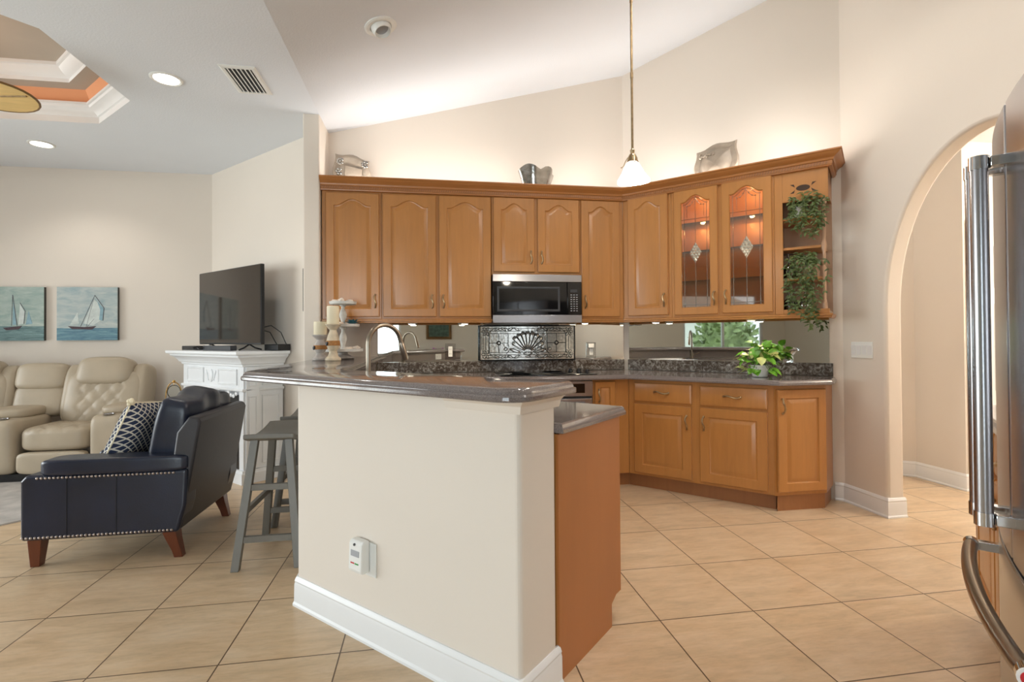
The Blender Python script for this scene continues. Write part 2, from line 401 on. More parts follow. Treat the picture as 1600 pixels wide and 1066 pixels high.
def mesh_obj(name, mb, mat, loc, smooth=35, bevel=0, seg=2, sub=0):
    me = bpy.data.meshes.new(name); L = Vector(loc)
    me.from_pydata([tuple(v-L) for v in mb.v], [], mb.f); me.validate(); me.update()
    bm = bmesh.new(); bm.from_mesh(me); bmesh.ops.recalc_face_normals(bm, faces=bm.faces); bm.to_mesh(me); bm.free()
    if smooth:
        me.polygons.foreach_set('use_smooth', [True]*len(me.polygons)); me.set_sharp_from_angle(angle=math.radians(smooth))
    me.materials.append(M[mat] if isinstance(mat, str) else mat)
    o = bpy.data.objects.new(name, me); COL.objects.link(o)
    if bevel:
        b = o.modifiers.new('bevel', 'BEVEL'); b.width = bevel; b.segments = seg; b.limit_method = 'ANGLE'; b.angle_limit = math.radians(40); b.harden_normals = False
    if sub:
        b = o.modifiers.new('subsurf', 'SUBSURF'); b.levels = sub; b.render_levels = sub
    return o
BASE = {}
def struct(name, mb, mat, **k):
    o = mesh_obj(name, mb, mat, (0, 0, 0), **k); o['kind'] = 'structure'; BASE[o] = Vector((0, 0, 0)); return o
def thing(name, label, cat, loc, group=None):
    o = bpy.data.objects.new(name, None); COL.objects.link(o); o.location = loc; o.empty_display_size = 0.05
    o['label'] = label; o['category'] = cat
    if group: o['group'] = group
    BASE[o] = Vector(loc); return o
def one(name, label, cat, mb, mat, loc, group=None, **k):
    o = mesh_obj(name, mb, mat, loc, **k); o.location = loc; o['label'] = label; o['category'] = cat
    if group: o['group'] = group
    BASE[o] = Vector(loc); return o
def part(name, mb, mat, parent, label=None, **k):
    o = mesh_obj(name, mb, mat, BASE[parent], **k); o.parent = parent; BASE[o] = BASE[parent]
    if label: o['label'] = label
    return o
def copy_tree(o, loc=None, label=None, parent=None, rotz=None):
    c = o.copy(); COL.objects.link(c)
    if parent: c.parent = parent
    for ch in list(o.children): copy_tree(ch, parent=c)
    if loc is not None: c.location = loc; BASE[c] = Vector(loc)
    if rotz is not None: c.rotation_euler.z = rotz
    if label: c['label'] = label
    return c

# ------------------------------------------------------------------ room shell
ZC = 2.98
def zslope(x): return ZC + 0.262*(x+0.84)
struct('floor', MB().box(-6.5, 6.3, -3.6, 6.1, -0.1, 0.0), 'floor', smooth=0)
# flat living-room ceiling with an octagonal tray opening
TCX, TCY, TH, TK = -3.08, 3.70, 0.92, 0.445
def octa(h, k, z): return [(TCX+h, TCY-k, z), (TCX+h, TCY+k, z), (TCX+k, TCY+h, z), (TCX-k, TCY+h, z), (TCX-h, TCY+k, z), (TCX-h, TCY-k, z), (TCX-k, TCY-h, z), (TCX+k, TCY-h, z)]
mb = MB(); o8 = octa(TH, TK, ZC)
mb.add(o8+[(-0.84, -3.5, ZC), (-0.84, 6.0, ZC), (-6.4, 6.0, ZC), (-6.4, -3.5, ZC)],
       [(8, 9, 1, 0), (9, 2, 1), (9, 10, 3, 2), (10, 4, 3), (10, 11, 5, 4), (11, 6, 5), (11, 8, 7, 6), (8, 0, 7)])
struct('ceiling', mb, 'ceil', smooth=0)
mb = MB(); mb.add([(-0.84, -3.5, ZC), (3.2, -3.5, zslope(3.2)), (3.2, 4.8, zslope(3.2)), (-0.84, 4.8, ZC)], [(0, 1, 2, 3)])
struct('ceiling_slope', mb, 'ceil', smooth=0)
# tray: white cornice, cove in its glow colour, taupe upper tier with a second cornice
def octring(mb, prof):
    loops = [octa(TH+d, TK+d*0.4142, z) for d, z in prof]
    return mb.rings(loops, False, False)
struct('trim_1', octring(MB(), [(0.0, 2.98), (0.0, 3.03), (-0.012, 3.034), (-0.02, 3.045), (-0.045, 3.065), (-0.07, 3.078), (-0.078, 3.092), (-0.09, 3.095), (-0.09, 3.112), (0.0, 3.112)]), 'trim', smooth=25)
struct('ceiling_tray_cove', octring(MB(), [(-0.06, 3.112), (-0.10, 3.205)]), 'cove', smooth=0)
struct('ceiling_tray_tier', octring(MB(), [(-0.10, 3.205), (-0.21, 3.205)]), 'taupe_paint', smooth=0)
struct('trim_2', octring(MB(), [(-0.21, 3.205), (-0.21, 3.235), (-0.225, 3.24), (-0.26, 3.265), (-0.28, 3.29), (-0.295, 3.295), (-0.295, 3.32)]), 'trim', smooth=25)
mb = MB(); mb.add(octa(TH-0.25, TK-0.25*0.4142, 3.32), [tuple(range(8))]); struct('ceiling_tray_top', mb, 'taupe_paint', smooth=0)

def vwall(mb, a, b, z0, z1a, z1b=None, th=0.12):
    # wall with its room face on the line a-b; thickness goes to the left of travel
    if z1b is None: z1b = z1a
    a, b = Vector(a), Vector(b); t = (b-a).normalized(); n = Vector((-t.y, t.x))*th
    p = [(a.x, a.y, z0), (b.x, b.y, z0), (b.x, b.y, z1b), (a.x, a.y, z1a)]
    mb.prism(p, (n.x, n.y, 0)); return mb
XC = 4.5*R2-4.56            # where the back wall meets the diagonal wall
XR = 3.02; YD = 4.5*R2-XR   # where the diagonal wall meets the arch wall
struct('wall_back', vwall(MB(), (-0.84, 4.56), (XC, 4.56), 0, ZC+.03, zslope(XC)+.03), 'wall', smooth=0)
struct('wall_diagonal', vwall(MB(), (XC, 4.56), (XR, YD), 0, zslope(XC)+.03, zslope(XR)+.03), 'wall', smooth=0)
struct('wall_living_far', vwall(MB(), (-6.2, 5.88), (-2.274, 5.88), 0, 3.0), 'wall', smooth=0)
struct('wall_living_corner', vwall(MB(), (-2.274, 5.88), (-0.94, 2.55*R2+0.94), 0, 3.0), 'wall', smooth=0)
struct('wall_column', MB().box(-0.965, -0.84, 4.185, 4.72, 0, 3.01), 'wall', smooth=0, bevel=0.012, seg=3)
# arch wall: one outline with the arched opening cut into it
AY0, AY1, AZ, AH = 1.715, 2.985, 1.39, 1.0
pts = [(XR, YD+.02, 0), (XR, AY1, 0), (XR, AY1, AZ)]
for k in range(1, 32):
    a = PI*k/32; pts.append((XR, (AY0+AY1)/2+(AY1-AY0)/2*math.cos(a), AZ+AH*math.sin(a)))
pts += [(XR, AY0, AZ), (XR, AY0, 0), (XR, 1.60, 0), (XR, 1.60, zslope(XR)+.03), (XR, YD+.02, zslope(XR)+.03)]
struct('wall_arch', MB().prism(pts, (0.13, 0, 0)), 'wall', smooth=25, bevel=0.02, seg=3)
struct('wall_fridge', vwall(MB(), (XR, XR-1.36), (1.36+0.02, 0.02), 0, 4.0, 3.6), 'wall', smooth=0)
struct('wall_right', vwall(MB(), (1.38, 0.02), (1.38, -3.3), 0, 3.6), 'wall', smooth=0)
# rear wall with glass doors, left wall with windows
def wall_with_holes(mb, o, ax, L, H, holes, th):
    # holes: (a0,a1,z0,z1) sorted along a
    o, ax = Vector(o), Vector(ax).normalized(); n = Vector((-ax.y, ax.x, 0)); T = frame(o, ax, n); mb.T = T; a = 0
    for a0, a1, z0, z1 in holes:
        mb.box(a, a0, 0, th, 0, H)
        if z0 > 0: mb.box(a0, a1, 0, th, 0, z0)
        mb.box(a0, a1, 0, th, z1, H); a = a1
    mb.box(a, L, 0, th, 0, H); return mb
struct('wall_rear', wall_with_holes(MB(), (1.40, -3.2, 0), (-1, 0, 0), 7.7, 3.62, [(2.05, 4.55, 0.05, 2.35)], 0.14), 'wall', smooth=0)
struct('wall_left', wall_with_holes(MB(), (-6.2, -3.3, 0), (0, 1, 0), 9.3, 3.0, [(0.75, 3.05, 0.45, 2.3), (4.6, 8.1, 0.35, 2.4)], 0.14), 'wall', smooth=0)
def window(idx, o, ax, wd, z0, z1, cols, sill=False):
    o, ax = Vector(o), Vector(ax).normalized(); n = Vector((-ax.y, ax.x, 0)); T = frame(o, ax, n)
    mb = MB(T); f = 0.06
    mb.box(0, wd, -.03, .03, z0, z0+f); mb.box(0, wd, -.03, .03, z1-f, z1)
    for k in range(cols+1):
        x = k*(wd-f)/cols; mb.box(x, x+f, -.03, .03, z0+f, z1-f)
    w = struct('window_%d' % idx, mb, 'trim', bevel=0.004)
    g = part('glass_pane', MB(T).box(f*.5, wd-f*.5, -.004, .004, z0+f*.5, z1-f*.5), 'clear', w, smooth=0)
    return w
window(1, (-0.65, -3.27, 0), (-1, 0, 0), 2.5, 0.05, 2.35, 2)
window(2, (-6.27, -2.55, 0), (0, 1, 0), 2.3, 0.45, 2.3, 2)
window(3, (-6.27, 1.3, 0), (0, 1, 0), 3.5, 0.35, 2.4, 3)
# peninsula half wall
P = lambda v, w: ((v+w)/R2, (v-w)/R2)
HW = [P(1.34, -2.19), P(1.34, -.94), P(1.565, -.94), (-.45, 2.663), (-.45, 4.56), (-.60, 4.56)]
struct('wall_peninsula', slab(MB(), HW[:4]+[(-.60, 2.70)], [(0, 0), (0, 1.021)]), 'wall', smooth=0, bevel=0.018, seg=4)
struct('wall_bar_side', MB().box(-.60, -.45, 2.72, 4.56, 0, 1.021), 'wall', smooth=0)
# cove moulding under the bar top, at the end of the half wall
CV = [P(1.335, -1.25), P(1.335, -.935), P(1.57, -.935)]
struct('trim_3', sweep(MB(), CV, [(-.006, 0.975), (.006, .975), (.010, .985), (.014, 1.0), (.026, 1.012), (.040, 1.0195), (-.006, 1.0195)]), 'wall', smooth=30)
# baseboards
BB = [(-.004, 0), (.022, 0), (.022, .010), (.016, .018), (.015, .095), (.012, .105), (.014, .112), (.010, .122), (.004, .13), (-.004, .13)]
def baseboard(side, path): return struct('baseboard_'+side, sweep(MB(), path, BB), 'trim', smooth=30)
baseboard('peninsula', [(-.60, 4.1), P(1.34, -2.19), P(1.34, -.94), P(1.572, -.94)])
baseboard('arch', [(WV(-.29, 4.5).x, WV(-.29, 4.5).y), (XR, YD), (XR, AY1), (XR+.13, AY1)])
baseboard('living_far', [(-6.2, 5.88), (-2.274, 5.88), (-0.965, 2.55*R2+0.965)])
# hall behind the arch
HP = [(3.15, 3.95), (4.02, 3.88), (4.13, 3.80), (4.134, 3.39), (6.0, 3.39), (6.0, 0.4)]
mb = MB()
for a, b in zip(HP, HP[1:]): vwall(mb, a, b, 0, 2.75, th=0.1)
struct('wall_hall', mb, 'wall', smooth=0)
baseboard('hall', HP[:4]+[(4.32, 3.39)])
mb = MB(); mb.add([(3.14, .3, 2.74), (6.1, .3, 2.74), (6.1, 4.1, 2.74), (3.14, 4.1, 2.74)], [(0, 1, 2, 3)]); struct('ceiling_hall', mb, 'ceil', smooth=0)
struct('wall_hall_near', MB().box(3.02, 6.1, 1.45, 1.58, 0, 2.75), 'wall', smooth=0)
# white six-panel hall door
def flat_door(idx, T, wd, h):
    d = struct('door_%d' % idx, MB(T).box(0, wd, 0, .04, 0.01, h), 'trim', bevel=0.003)
    for i in (0, 1):
        for z0, z1 in ((.14, .66), (.78, 1.46), (1.58, h-.12)):
            x0 = .11+i*(wd-.22+.06)/2; x1 = x0+(wd-.22-.06)/2
            mb = MB(T); L = lambda q, y: [(x0+q, y, z0+q), (x1-q, y, z0+q), (x1-q, y, z1-q), (x0+q, y, z1-q)]
            mb.rings([L(0, .039), L(.008, .052), L(.02, .042), L(.05, .050)], False, True)
            part('door_panel', mb, 'trim', d, smooth=0)
    mb = MB(T); mb.lathe([(.006, .03), (.024, .035), (.026, .042), (.012, .05), (.012, .075), (.028, .085), (.03, .1), (.02, .115), (.002, .118)], (wd-.07, 0, .95), 14, 'y'); part('door_knob', mb, 'steel_dark', d)
    c = MB(T); c.box(-.09, -.005, 0, .02, 0, h+.09); c.box(wd+.005, wd+.09, 0, .02, 0, h+.09); c.box(-.005, wd+.005, 0, .02, h+.005, h+.09); part('door_casing', c, 'trim', d, bevel=.004)
    return d
flat_door(1, frame((4.25, 3.388, 0), (1, 0, 0), (0, -1, 0)), .80, 2.03)
flat_door(2, frame((-3.35, -3.198, 0), (-1, 0, 0), (0, 1, 0)), .86, 2.05)
# ------------------------------------------------------------------ kitchen cabinets
def dome(t):   # cathedral top: flat shoulders, domed middle
    u = abs(t-.5)*2
    return 0.0 if u > .84 else (.5*(1+math.cos(PI*u/.84)))**.8
def door_loops(a0, a1, z0, z1, arch, NA=26):
    def loop(i, zt, h):     # i: inset from the sides and bottom; zt: top at the shoulders; h: dome height
        p = [(a0+i, z0+i), (a1-i, z0+i)]
        for k in range(NA+1):
            q = k/NA; p.append((a1-i-(a1-a0-2*i)*q, zt+h*dome(q)))
        return p
    return loop
def panel_door(T, parent, a0, a1, z0, z1, b, arch=True, stile=.062, mat='maple', hole=False, name='door'):
    L = door_loops(a0, a1, z0, z1, arch); h = min(.052, (a1-a0)*.16) if arch else 0
    zs = z1-(.048+h if arch else stile)
    def ring(i, zt, hh, y): return [(a, y, z) for a, z in L(i, zt, hh)]
    mb = MB(T)
    R = [ring(0, z1, 0, b-.02), ring(0, z1, 0, b-.005), ring(.005, z1-.005, 0, b), ring(stile, zs, h, b), ring(stile+.005, zs-.005, h, b-.007)]
    if hole:
        R += [ring(stile+.005, zs-.005, h, b-.02)]
        R.append(R[0]); mb.rings(R, False, False)
    else:
        R += [ring(stile+.012, zs-.012, h, b-.009), ring(stile+.034, zs-.034, h, b-.001), ring(stile+.040, zs-.040, h, b-.0005)]
        mb.rings(R, True, True)
    return part(name, mb, mat, parent, smooth=28)
def pull(T, parent, a, z, b, vertical=True, L=.10):
    mb = MB(T); n = 15; pts = []; rad = []
    for k in range(n):
        s = k/(n-1); y = b+.006+.022*math.sin(PI*s)**.7; wv = .006*math.sin(2*PI*s)
        pts.append((a+wv, y, z-L/2+L*s) if vertical else (a-L/2+L*s, y, z+wv)); rad.append(.0042+.0022*abs(math.cos(PI*s))+.002*math.sin(PI*s))
    mb.tube(pts, .005, 8, rad)
    for e in (0, n-1): mb.ball(pts[e], .0085, 10, (1, 1, 1))
    return part('handle', mb, 'bronze', parent)
def hinge_door(T, parent, a0, a1, z0, z1, b, side, top=False, arch=True, stile=.062, hz=None):
    d = panel_door(T, parent, a0, a1, z0, z1, b, arch, stile)
    x = (a1-.032) if side > 0 else (a0+.032)
    z = hz if hz is not None else ((z1-.115) if top else (z0+.125))
    pull(T, d, x, z, b)
    return d
def base_of(T, a, b, z): q = T((a, b, z)); return (q.x, q.y, q.z)
UB = .33
# uppers on the back wall
def upper(T, label, a0, a1, z0, z1, doors, name='upper_cabinet'):
    t = thing(name, label, 'cabinet', base_of(T, (a0+a1)/2, UB/2, z0), 'upper kitchen cabinets')
    part('body', MB(T).box(a0, a1, 0.004, UB, z0, z1), 'maple', t, bevel=.002)
    for d in doors: hinge_door(T, t, *d)
    return t
ZB, ZT = 1.375, 2.44
upper(F_BACK, 'maple upper cabinet with one arched door, against the column at the left end', -.832, -.376, ZB, ZT, [(-.803, -.391, 1.394, 2.382, .35, 1)])
upper(F_BACK, 'wide maple upper cabinet with two tall arched doors, left of the microwave', -.375, .514, ZB, ZT, [(-.361, .061, 1.394, 2.384, .35, 1), (.087, .511, 1.394, 2.386, .35, -1)])
upper(F_BACK, 'short two-door maple upper cabinet above the microwave', .518, 1.276, 1.745, ZT, [(.534, .881, 1.768, 2.39, .35, 1), (.909, 1.27, 1.768, 2.39, .35, -1)])
upper(F_BACK, 'narrow single-door maple upper cabinet right of the microwave', 1.277, 1.667, ZB, ZT, [(1.288, 1.632, 1.394, 2.39, .35, -1)])
upper(F_DIAG, 'maple upper cabinet with solid arched door, left of the glass-door cabinet', -1.812, -1.388, ZB, ZT, [(-1.762, -1.414, 1.398, 2.408, .35, 1)])
# glass-door cabinet on the diagonal wall
T = F_DIAG; A0, A1 = -1.387, -.627
t = thing('glass_door_cabinet', 'maple cabinet with two leaded-glass doors glowing amber inside', 'cabinet', base_of(T, (A0+A1)/2, UB/2, ZB), 'upper kitchen cabinets')
mb = MB(T); mb.box(A0, A0+.016, .006, UB-.02, ZB, ZT); mb.box(A1-.016, A1, .006, UB-.02, ZB, ZT); mb.box(A0+.016, A1-.016, .006, .018, ZB, ZT)
mb.box(A0+.016, A1-.016, .018, UB-.02, ZB, ZB+.016); mb.box(A0+.016, A1-.016, .018, UB-.02, ZT-.03, ZT)
part('cabinet_box', mb, 'amber', t, label='amber-lit cabinet interior')
mb = MB(T); mb.box(A0, A0+.045, UB-.02, UB, ZB, ZT); mb.box(A1-.045, A1, UB-.02, UB, ZB, ZT); mb.box(A0+.045, A1-.045, UB-.02, UB, ZB, ZB+.035); mb.box(A0+.045, A1-.045, UB-.02, UB, ZT-.06, ZT)
mb.box(-1.03, -.985, UB-.02, UB, ZB+.035, ZT-.06); part('face_frame', mb, 'maple', t, bevel=.002)
for z in (1.66, 1.90, 2.13): part('shelf', MB(T).box(A0+.017, A1-.017, .02, UB-.03, z, z+.008), 'shelf_glass', t, label='glass shelf')
for (d0, d1, z0, z1, sd) in ((-1.362, -1.022, 1.392, 2.398, 1), (-.992, -.640, 1.396, 2.404, -1)):
    d = panel_door(T, t, d0, d1, z0, z1, .35, True, .056, hole=True)
    x = (d1-.028) if sd > 0 else (d0+.028); pull(T, d, x, z0+.125, .35)
    ct = (d0+d1)/2; L = door_loops(d0, d1, z0, z1, True); h = .052; zs = z1-.10
    rim = L(.058, zs-.002, h); mb = MB(T); mb.prism([(a, .336, z) for a, z in rim], (0, .003, 0)); g = part('glass_pane', mb, 'cab_glass', d, smooth=0)
    mb = MB(T); zb, zt = z0+.06, zs+h-.01; x0, x1 = d0+.06, d1-.06
    def came(p, q, r=.0022): mb.tube([(p[0], .341, p[1]), (q[0], .341, q[1])], r, 6)
    zm = (zb+zt)/2-.01; hw, hh = .048, .085
    came((ct, zb), (ct, zm-hh)); came((ct, zm+hh), (ct, zt)); came((x0, zm), (ct-hw, zm)); came((ct+hw, zm), (x1, zm))
    came((x0+.022, zb), (x0+.022, zs-.01)); came((x1-.022, zb), (x1-.022, zs-.01)); came((x0, zb+.02), (x1, zb+.02)); came((x0, zs-.14), (x1, zs-.14))
    for sg in (-1, 1):      # swag of fine cames below the arch
        sw = [(ct+sg*(.004+.062*q), zt-.02-.055*q-.018*math.sin(PI*q)) for q in [k/8 for k in range(9)]]
        mb.tube([(a, .341, z) for a, z in sw], .0018, 6)
        for q in (2, 5, 8): mb.ball((sw[q][0], .3415, sw[q][1]), .0055, 8)
        mb.tube([(sw[8][0], .341, sw[8][1]), (sw[8][0], .341, sw[8][1]-.09)], .0014, 6)
    rp = L(.072, zs-.02, h); mb.tube([(a, .341, z) for a, z in rp[2:]], .0022, 6)
    part('lead_came', mb, 'silver_lead', d)
    mb = MB(T); nD = 4     # diamond of bevelled crystals
    for i in range(nD):
        for j in range(nD):
            u0, v0, u1, v1 = i/nD, j/nD, (i+1)/nD, (j+1)/nD
            f = lambda u, v: (ct+(u-v)*hw, zm+(u+v-1)*hh)
            c = f((u0+u1)/2, (v0+v1)/2); q = [f(u0, v0), f(u1, v0), f(u1, v1), f(u0, v1)]
            mb.add([(a, .340, z) for a, z in q]+[(c[0], .349, c[1])], [(0, 1, 4), (1, 2, 4), (2, 3, 4), (3, 0, 4), (3, 2, 1, 0)])
    part('bevel_cluster', mb, 'bevel', d, label='diamond of bevelled crystals', smooth=0)
    point('cabinet_inner_lamp', base_of(T, ct, .16, 2.37), 1.5, (1, 0.78, 0.48), .02)
    point('cabinet_inner_lamp', base_of(T, ct, .12, 2.09), 1.0, (1, 0.78, 0.48), .02)  # extra lamp added under the shelf to spread the amber glow
# open-ended shelf unit
A0, A1 = -.626, -.288
t = thing('open_shelf_cabinet', 'open maple end shelf with turned spindle and pierced top rail', 'cabinet', base_of(T, (A0+A1)/2, UB/2, ZB), 'upper kitchen cabinets')
mb = MB(T); mb.box(A0, A0+.018, .006, UB-.02, ZB, ZT); mb.box(A0+.018, A1, .006, .018, ZB, ZT); mb.box(A0+.018, A1, .018, UB-.02, ZB, ZB+.02); mb.box(A0+.018, A1, .018, UB-.02, 2.30, ZT)
part('body', mb, 'maple_in', t, bevel=.002)
mb = MB(T); mb.box(A0, -.572, UB-.02, UB, ZB, ZT); mb.box(-.572, A1, UB-.02, UB, ZB, 1.408); mb.box(-.572, A1, UB-.02, UB, 2.185, ZT); mb.box(A1-.018, A1, .02, UB-.02, 2.20, ZT)
part('face_frame', mb, 'maple', t, bevel=.002)
for z in (2.055, 1.84, 1.618): part('shelf', MB(T).box(A0+.019, A1-.03, .02, UB-.022, z, z+.02), 'maple', t, bevel=.003)
SPN = [(.018, 1.408), (.018, 1.45), (.012, 1.455), (.014, 1.465), (.010, 1.475), (.013, 1.53), (.011, 1.62), (.015, 1.70), (.011, 1.715), (.016, 1.725), (.016, 1.745), (.011, 1.755), (.010, 1.80), (.017, 1.83), (.019, 1.85), (.017, 1.87), (.010, 1.895), (.014, 1.95), (.012, 2.0), (.017, 2.03), (.018, 2.045), (.012, 2.06), (.010, 2.09), (.013, 2.12), (.010, 2.14), (.019, 2.15), (.019, 2.186)]
q = T((-.318, UB-.022, 0)); mb = MB(); mb.lathe(SPN, (q.x, q.y, 0), 14); part('spindle', mb, 'maple_in', t)
mb = MB(T); cx, cz = -.44, 2.275
mb.prism([(cx+.044*math.cos(2*PI*k/20), UB-.001, cz+.021*math.sin(2*PI*k/20)) for k in range(20)], (0, .0025, 0))
for sx in (-1, 1):
    for sz in (-1, 1):
        mb.prism([(cx+sx*.050, UB-.001, cz+sz*.009), (cx+sx*.082, UB-.001, cz+sz*.032), (cx+sx*.058 if sz else 0, UB-.001, cz+sz*.032)], (0, .0025, 0))
part('cutout_inlay', mb, 'pierced', t, label='dark oval and triangle inlays painted as shaded cut-outs')

# crown moulding and light rail run along both walls
CP = [(-.838, 4.56-UB), (4.17*R2-(4.56-UB), 4.56-UB), (WV(-.286, 4.17).x, WV(-.286, 4.17).y), (WV(-.286, 4.49).x, WV(-.286, 4.49).y)]
CPR = [(0, 2.395), (.006, 2.393), (.022, 2.397), (.024, 2.404), (.027, 2.406), (.027, 2.430), (.033, 2.432), (.036, 2.438), (.038, 2.446), (.048, 2.455), (.064, 2.464), (.076, 2.476), (.080, 2.482), (.086, 2.484), (.086, 2.494), (0, 2.494)]
t = thing('crown_molding', 'stepped maple crown moulding with rope band above the upper cabinets', 'molding', (.4, 4.2, 2.395))
part('crown', sweep(MB(), CP, CPR), 'maple_dark', t, smooth=30)
mb = MB()
for a, b in zip(CP[:-1], CP[1:]):
    a, b = Vector(a), Vector(b); tt = (b-a).normalized(); nn = Vector((tt.y, -tt.x)); k = int((b-a).length/.018)
    for i in range(k):
        p = a+tt*(i+.5)*(b-a).length/k; c0 = p+nn*.0265
        u = Vector((tt.x, tt.y, 0)); n3 = Vector((nn.x, nn.y, 0)); c3 = Vector((c0.x, c0.y, 2.418))
        mb.prism([c3-u*.0075-Vector((0, 0, .010)), c3+u*.001-Vector((0, 0, .010)), c3+u*.0075+Vector((0, 0, .010)), c3-u*.001+Vector((0, 0, .010))], n3*.004)
part('rope_band', mb, 'toe', t, smooth=0)
RPR = [(-.02, 1.374), (-.02, 1.346), (.006, 1.343), (.012, 1.348), (.012, 1.356), (.018, 1.362), (.018, 1.370), (.012, 1.374)]
def rail(label, path):
    m = MB(); sweep(m, path, RPR); return one('light_rail', label, 'molding', m, 'maple', (path[0][0], path[0][1], 1.36), smooth=30)
rail('maple light rail under the upper cabinets left of the microwave', [(-.83, 4.23), (.502, 4.23), (.502, 4.5)])
rail('maple light rail under the upper cabinets on the angled wall', [(1.281, 4.45), (1.281, 4.23), CP[1], CP[2], (WV(-.286, 4.47).x, WV(-.286, 4.47).y)])
# under-cabinet puck lamps
def puck(T, a, b, lab):
    q = T((a, b, 0)); z = 1.338
    t = thing('puck_light', lab, 'light', (q.x, q.y, z), 'under-cabinet puck lights')
    m = MB(); m.lathe([(.034, 1.3745), (.034, z+.004), (.030, z)], (q.x, q.y, 0), 18); part('housing', m, 'white', t)
    m = MB(); m.lathe([(.027, z-.0005), (.024, z-.004), (.001, z-.006)], (q.x, q.y, 0), 18); part('lens', m, 'puck_glow', t)
    spot('puck_lamp', (q.x, q.y, z-.02), (q.x, q.y, 0), 3.2, 130, (1, .84, .62), .02)
puck(F_BACK, -.14, .20, 'glowing puck light under the upper cabinets, behind the faucet')
puck(F_BACK, .30, .20, 'glowing puck light under the upper cabinets, just left of the stained-glass panel')
puck(F_BACK, 1.36, .20, 'glowing puck light under the narrow cabinet right of the microwave')
puck(F_DIAG, -1.58, .18, 'glowing puck light under the solid-door cabinet on the angled wall')
puck(F_DIAG, -.82, .18, 'glowing puck light under the right leaded-glass door')
# warm strips on top of the uppers wash the wall above
def topstrip(a, b, e):
    a, b = Vector(a), Vector(b); m = (a+b)/2
    l = bpy.data.lights.new('top_strip', 'AREA'); l.shape = 'RECTANGLE'; l.size = (b-a).length; l.size_y = .03; l.energy = e; l.color = (1, .965, .91)
    o = bpy.data.objects.new('top_strip', l); COL.objects.link(o); o.location = m
    x = (b-a).normalized(); z = Vector((0, 0, -1)); y = z.cross(x)
    o.matrix_world = Matrix(((x.x, y.x, z.x, m.x), (x.y, y.y, z.y, m.y), (x.z, y.z, z.z, m.z), (0, 0, 0, 1)))
topstrip((-.7, 4.285, 2.462), (1.6, 4.285, 2.462), 9.0)
topstrip(WV(-1.75, 4.225, 2.462), WV(-.36, 4.225, 2.462), 6.0)

# ------------------------------------------------------------------ base cabinets
def base_cab(T, label, a0, a1, bf, name='base_cabinet', toe=.07, z1=.875, t0=None, t1=None):
    t = thing(name, label, 'cabinet', base_of(T, (a0+a1)/2, bf/2, 0), 'base kitchen cabinets')
    part('body', MB(T).box(a0, a1, .006, bf, .108, z1), 'maple', t, bevel=.002)
    part('toe_kick', MB(T).box(a0 if t0 is None else t0, a1 if t1 is None else t1, .006, bf-toe+.02, 0.0, .107), 'toe', t)
    return t
def drawer(T, parent, a0, a1, z0, z1, b):
    mb = MB(T); R = lambda i, y: [(a0+i, y, z0+i), (a1-i, y, z0+i), (a1-i, y, z1-i), (a0+i, y, z1-i)]
    mb.rings([R(0, b-.02), R(0, b-.008), R(.004, b-.004), R(.016, b)], True, True)
    d = part('drawer_front', mb, 'maple', parent, smooth=20); pull(T, d, (a0+a1)/2, (z0+z1)/2+.004, b, False, .115); return d
t = base_cab(F_DIAG, 'maple base cabinet with two drawers over two doors on the angled wall', -1.682, -.612, .54, t0=-1.702)
drawer(F_DIAG, t, -1.631, -1.172, .702, .851, .56); drawer(F_DIAG, t, -1.112, -.649, .702, .848, .56)
hinge_door(F_DIAG, t, -1.631, -1.176, .129, .680, .56, 1, True, False, .066)
hinge_door(F_DIAG, t, -1.114, -.652, .131, .684, .56, -1, True, False, .066)
# angled end unit
t = thing('base_cabinet', 'maple base cabinet with a single door at the right end, next to the arch wall', 'cabinet', (2.56, 3.35, 0), 'base kitchen cabinets')
EP = [(2.358, 3.222), (2.764, 3.222), (WV(-.302, 4.485).x, WV(-.302, 4.485).y), (WV(-.61, 4.485).x, WV(-.61, 4.485).y), (WV(-.61, 3.962).x, WV(-.61, 3.962).y)]
part('body', slab(MB(), EP, [(0, .108), (0, .875)]), 'maple', t, smooth=0, bevel=.002)
part('toe_kick', slab(MB(), offset_poly(EP, -.012), [(0, 0), (0, .107)]), 'toe', t, smooth=0)
hinge_door(F_END, t, 2.376, 2.752, .135, .846, .56, -1, True, False, .060)
# back-wall run
t = base_cab(F_BACK, 'narrow maple base cabinet right of the oven', 1.306, 1.611, .57, t1=1.631)
hinge_door(F_BACK, t, 1.318, 1.492, .129, .860, .59, -1, True, False, .044)
t = base_cab(F_BACK, 'maple base cabinet left of the oven, behind the bar', .215, .530, .57)
hinge_door(F_BACK, t, .225, .520, .129, .860, .59, 1, True, False, .055)
# peninsula cabinet with its plain end panel
t = thing('peninsula_cabinet', 'maple peninsula cabinet showing its plain end panel beside the half wall', 'cabinet', (.55, 2.0, 0), 'base kitchen cabinets')
PC = [P(1.57, -.944), P(2.09, -.944), P(2.09, -1.80), P(1.57, -1.80)]
part('body', slab(MB(), PC, [(0, .108), (0, .875)]), 'maple', t, smooth=0)
part('toe_kick', slab(MB(), [P(1.57, -.946), P(2.012, -.946), P(2.012, -1.80), P(1.57, -1.80)], [(0, 0), (0, .107)]), 'toe', t, smooth=0)
TP = frame((0, 0, 0), U1, E1)
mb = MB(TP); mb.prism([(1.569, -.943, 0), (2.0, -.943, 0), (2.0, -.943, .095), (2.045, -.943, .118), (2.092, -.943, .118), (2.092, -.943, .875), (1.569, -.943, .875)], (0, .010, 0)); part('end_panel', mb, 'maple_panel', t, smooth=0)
TPF = frame(U1*1.5, -E1, U1)
hinge_door(TPF, t, .96, 1.37, .129, .860, .61, 1, True, False, .06)
hinge_door(TPF, t, 1.39, 1.79, .129, .860, .61, -1, True, False, .06)
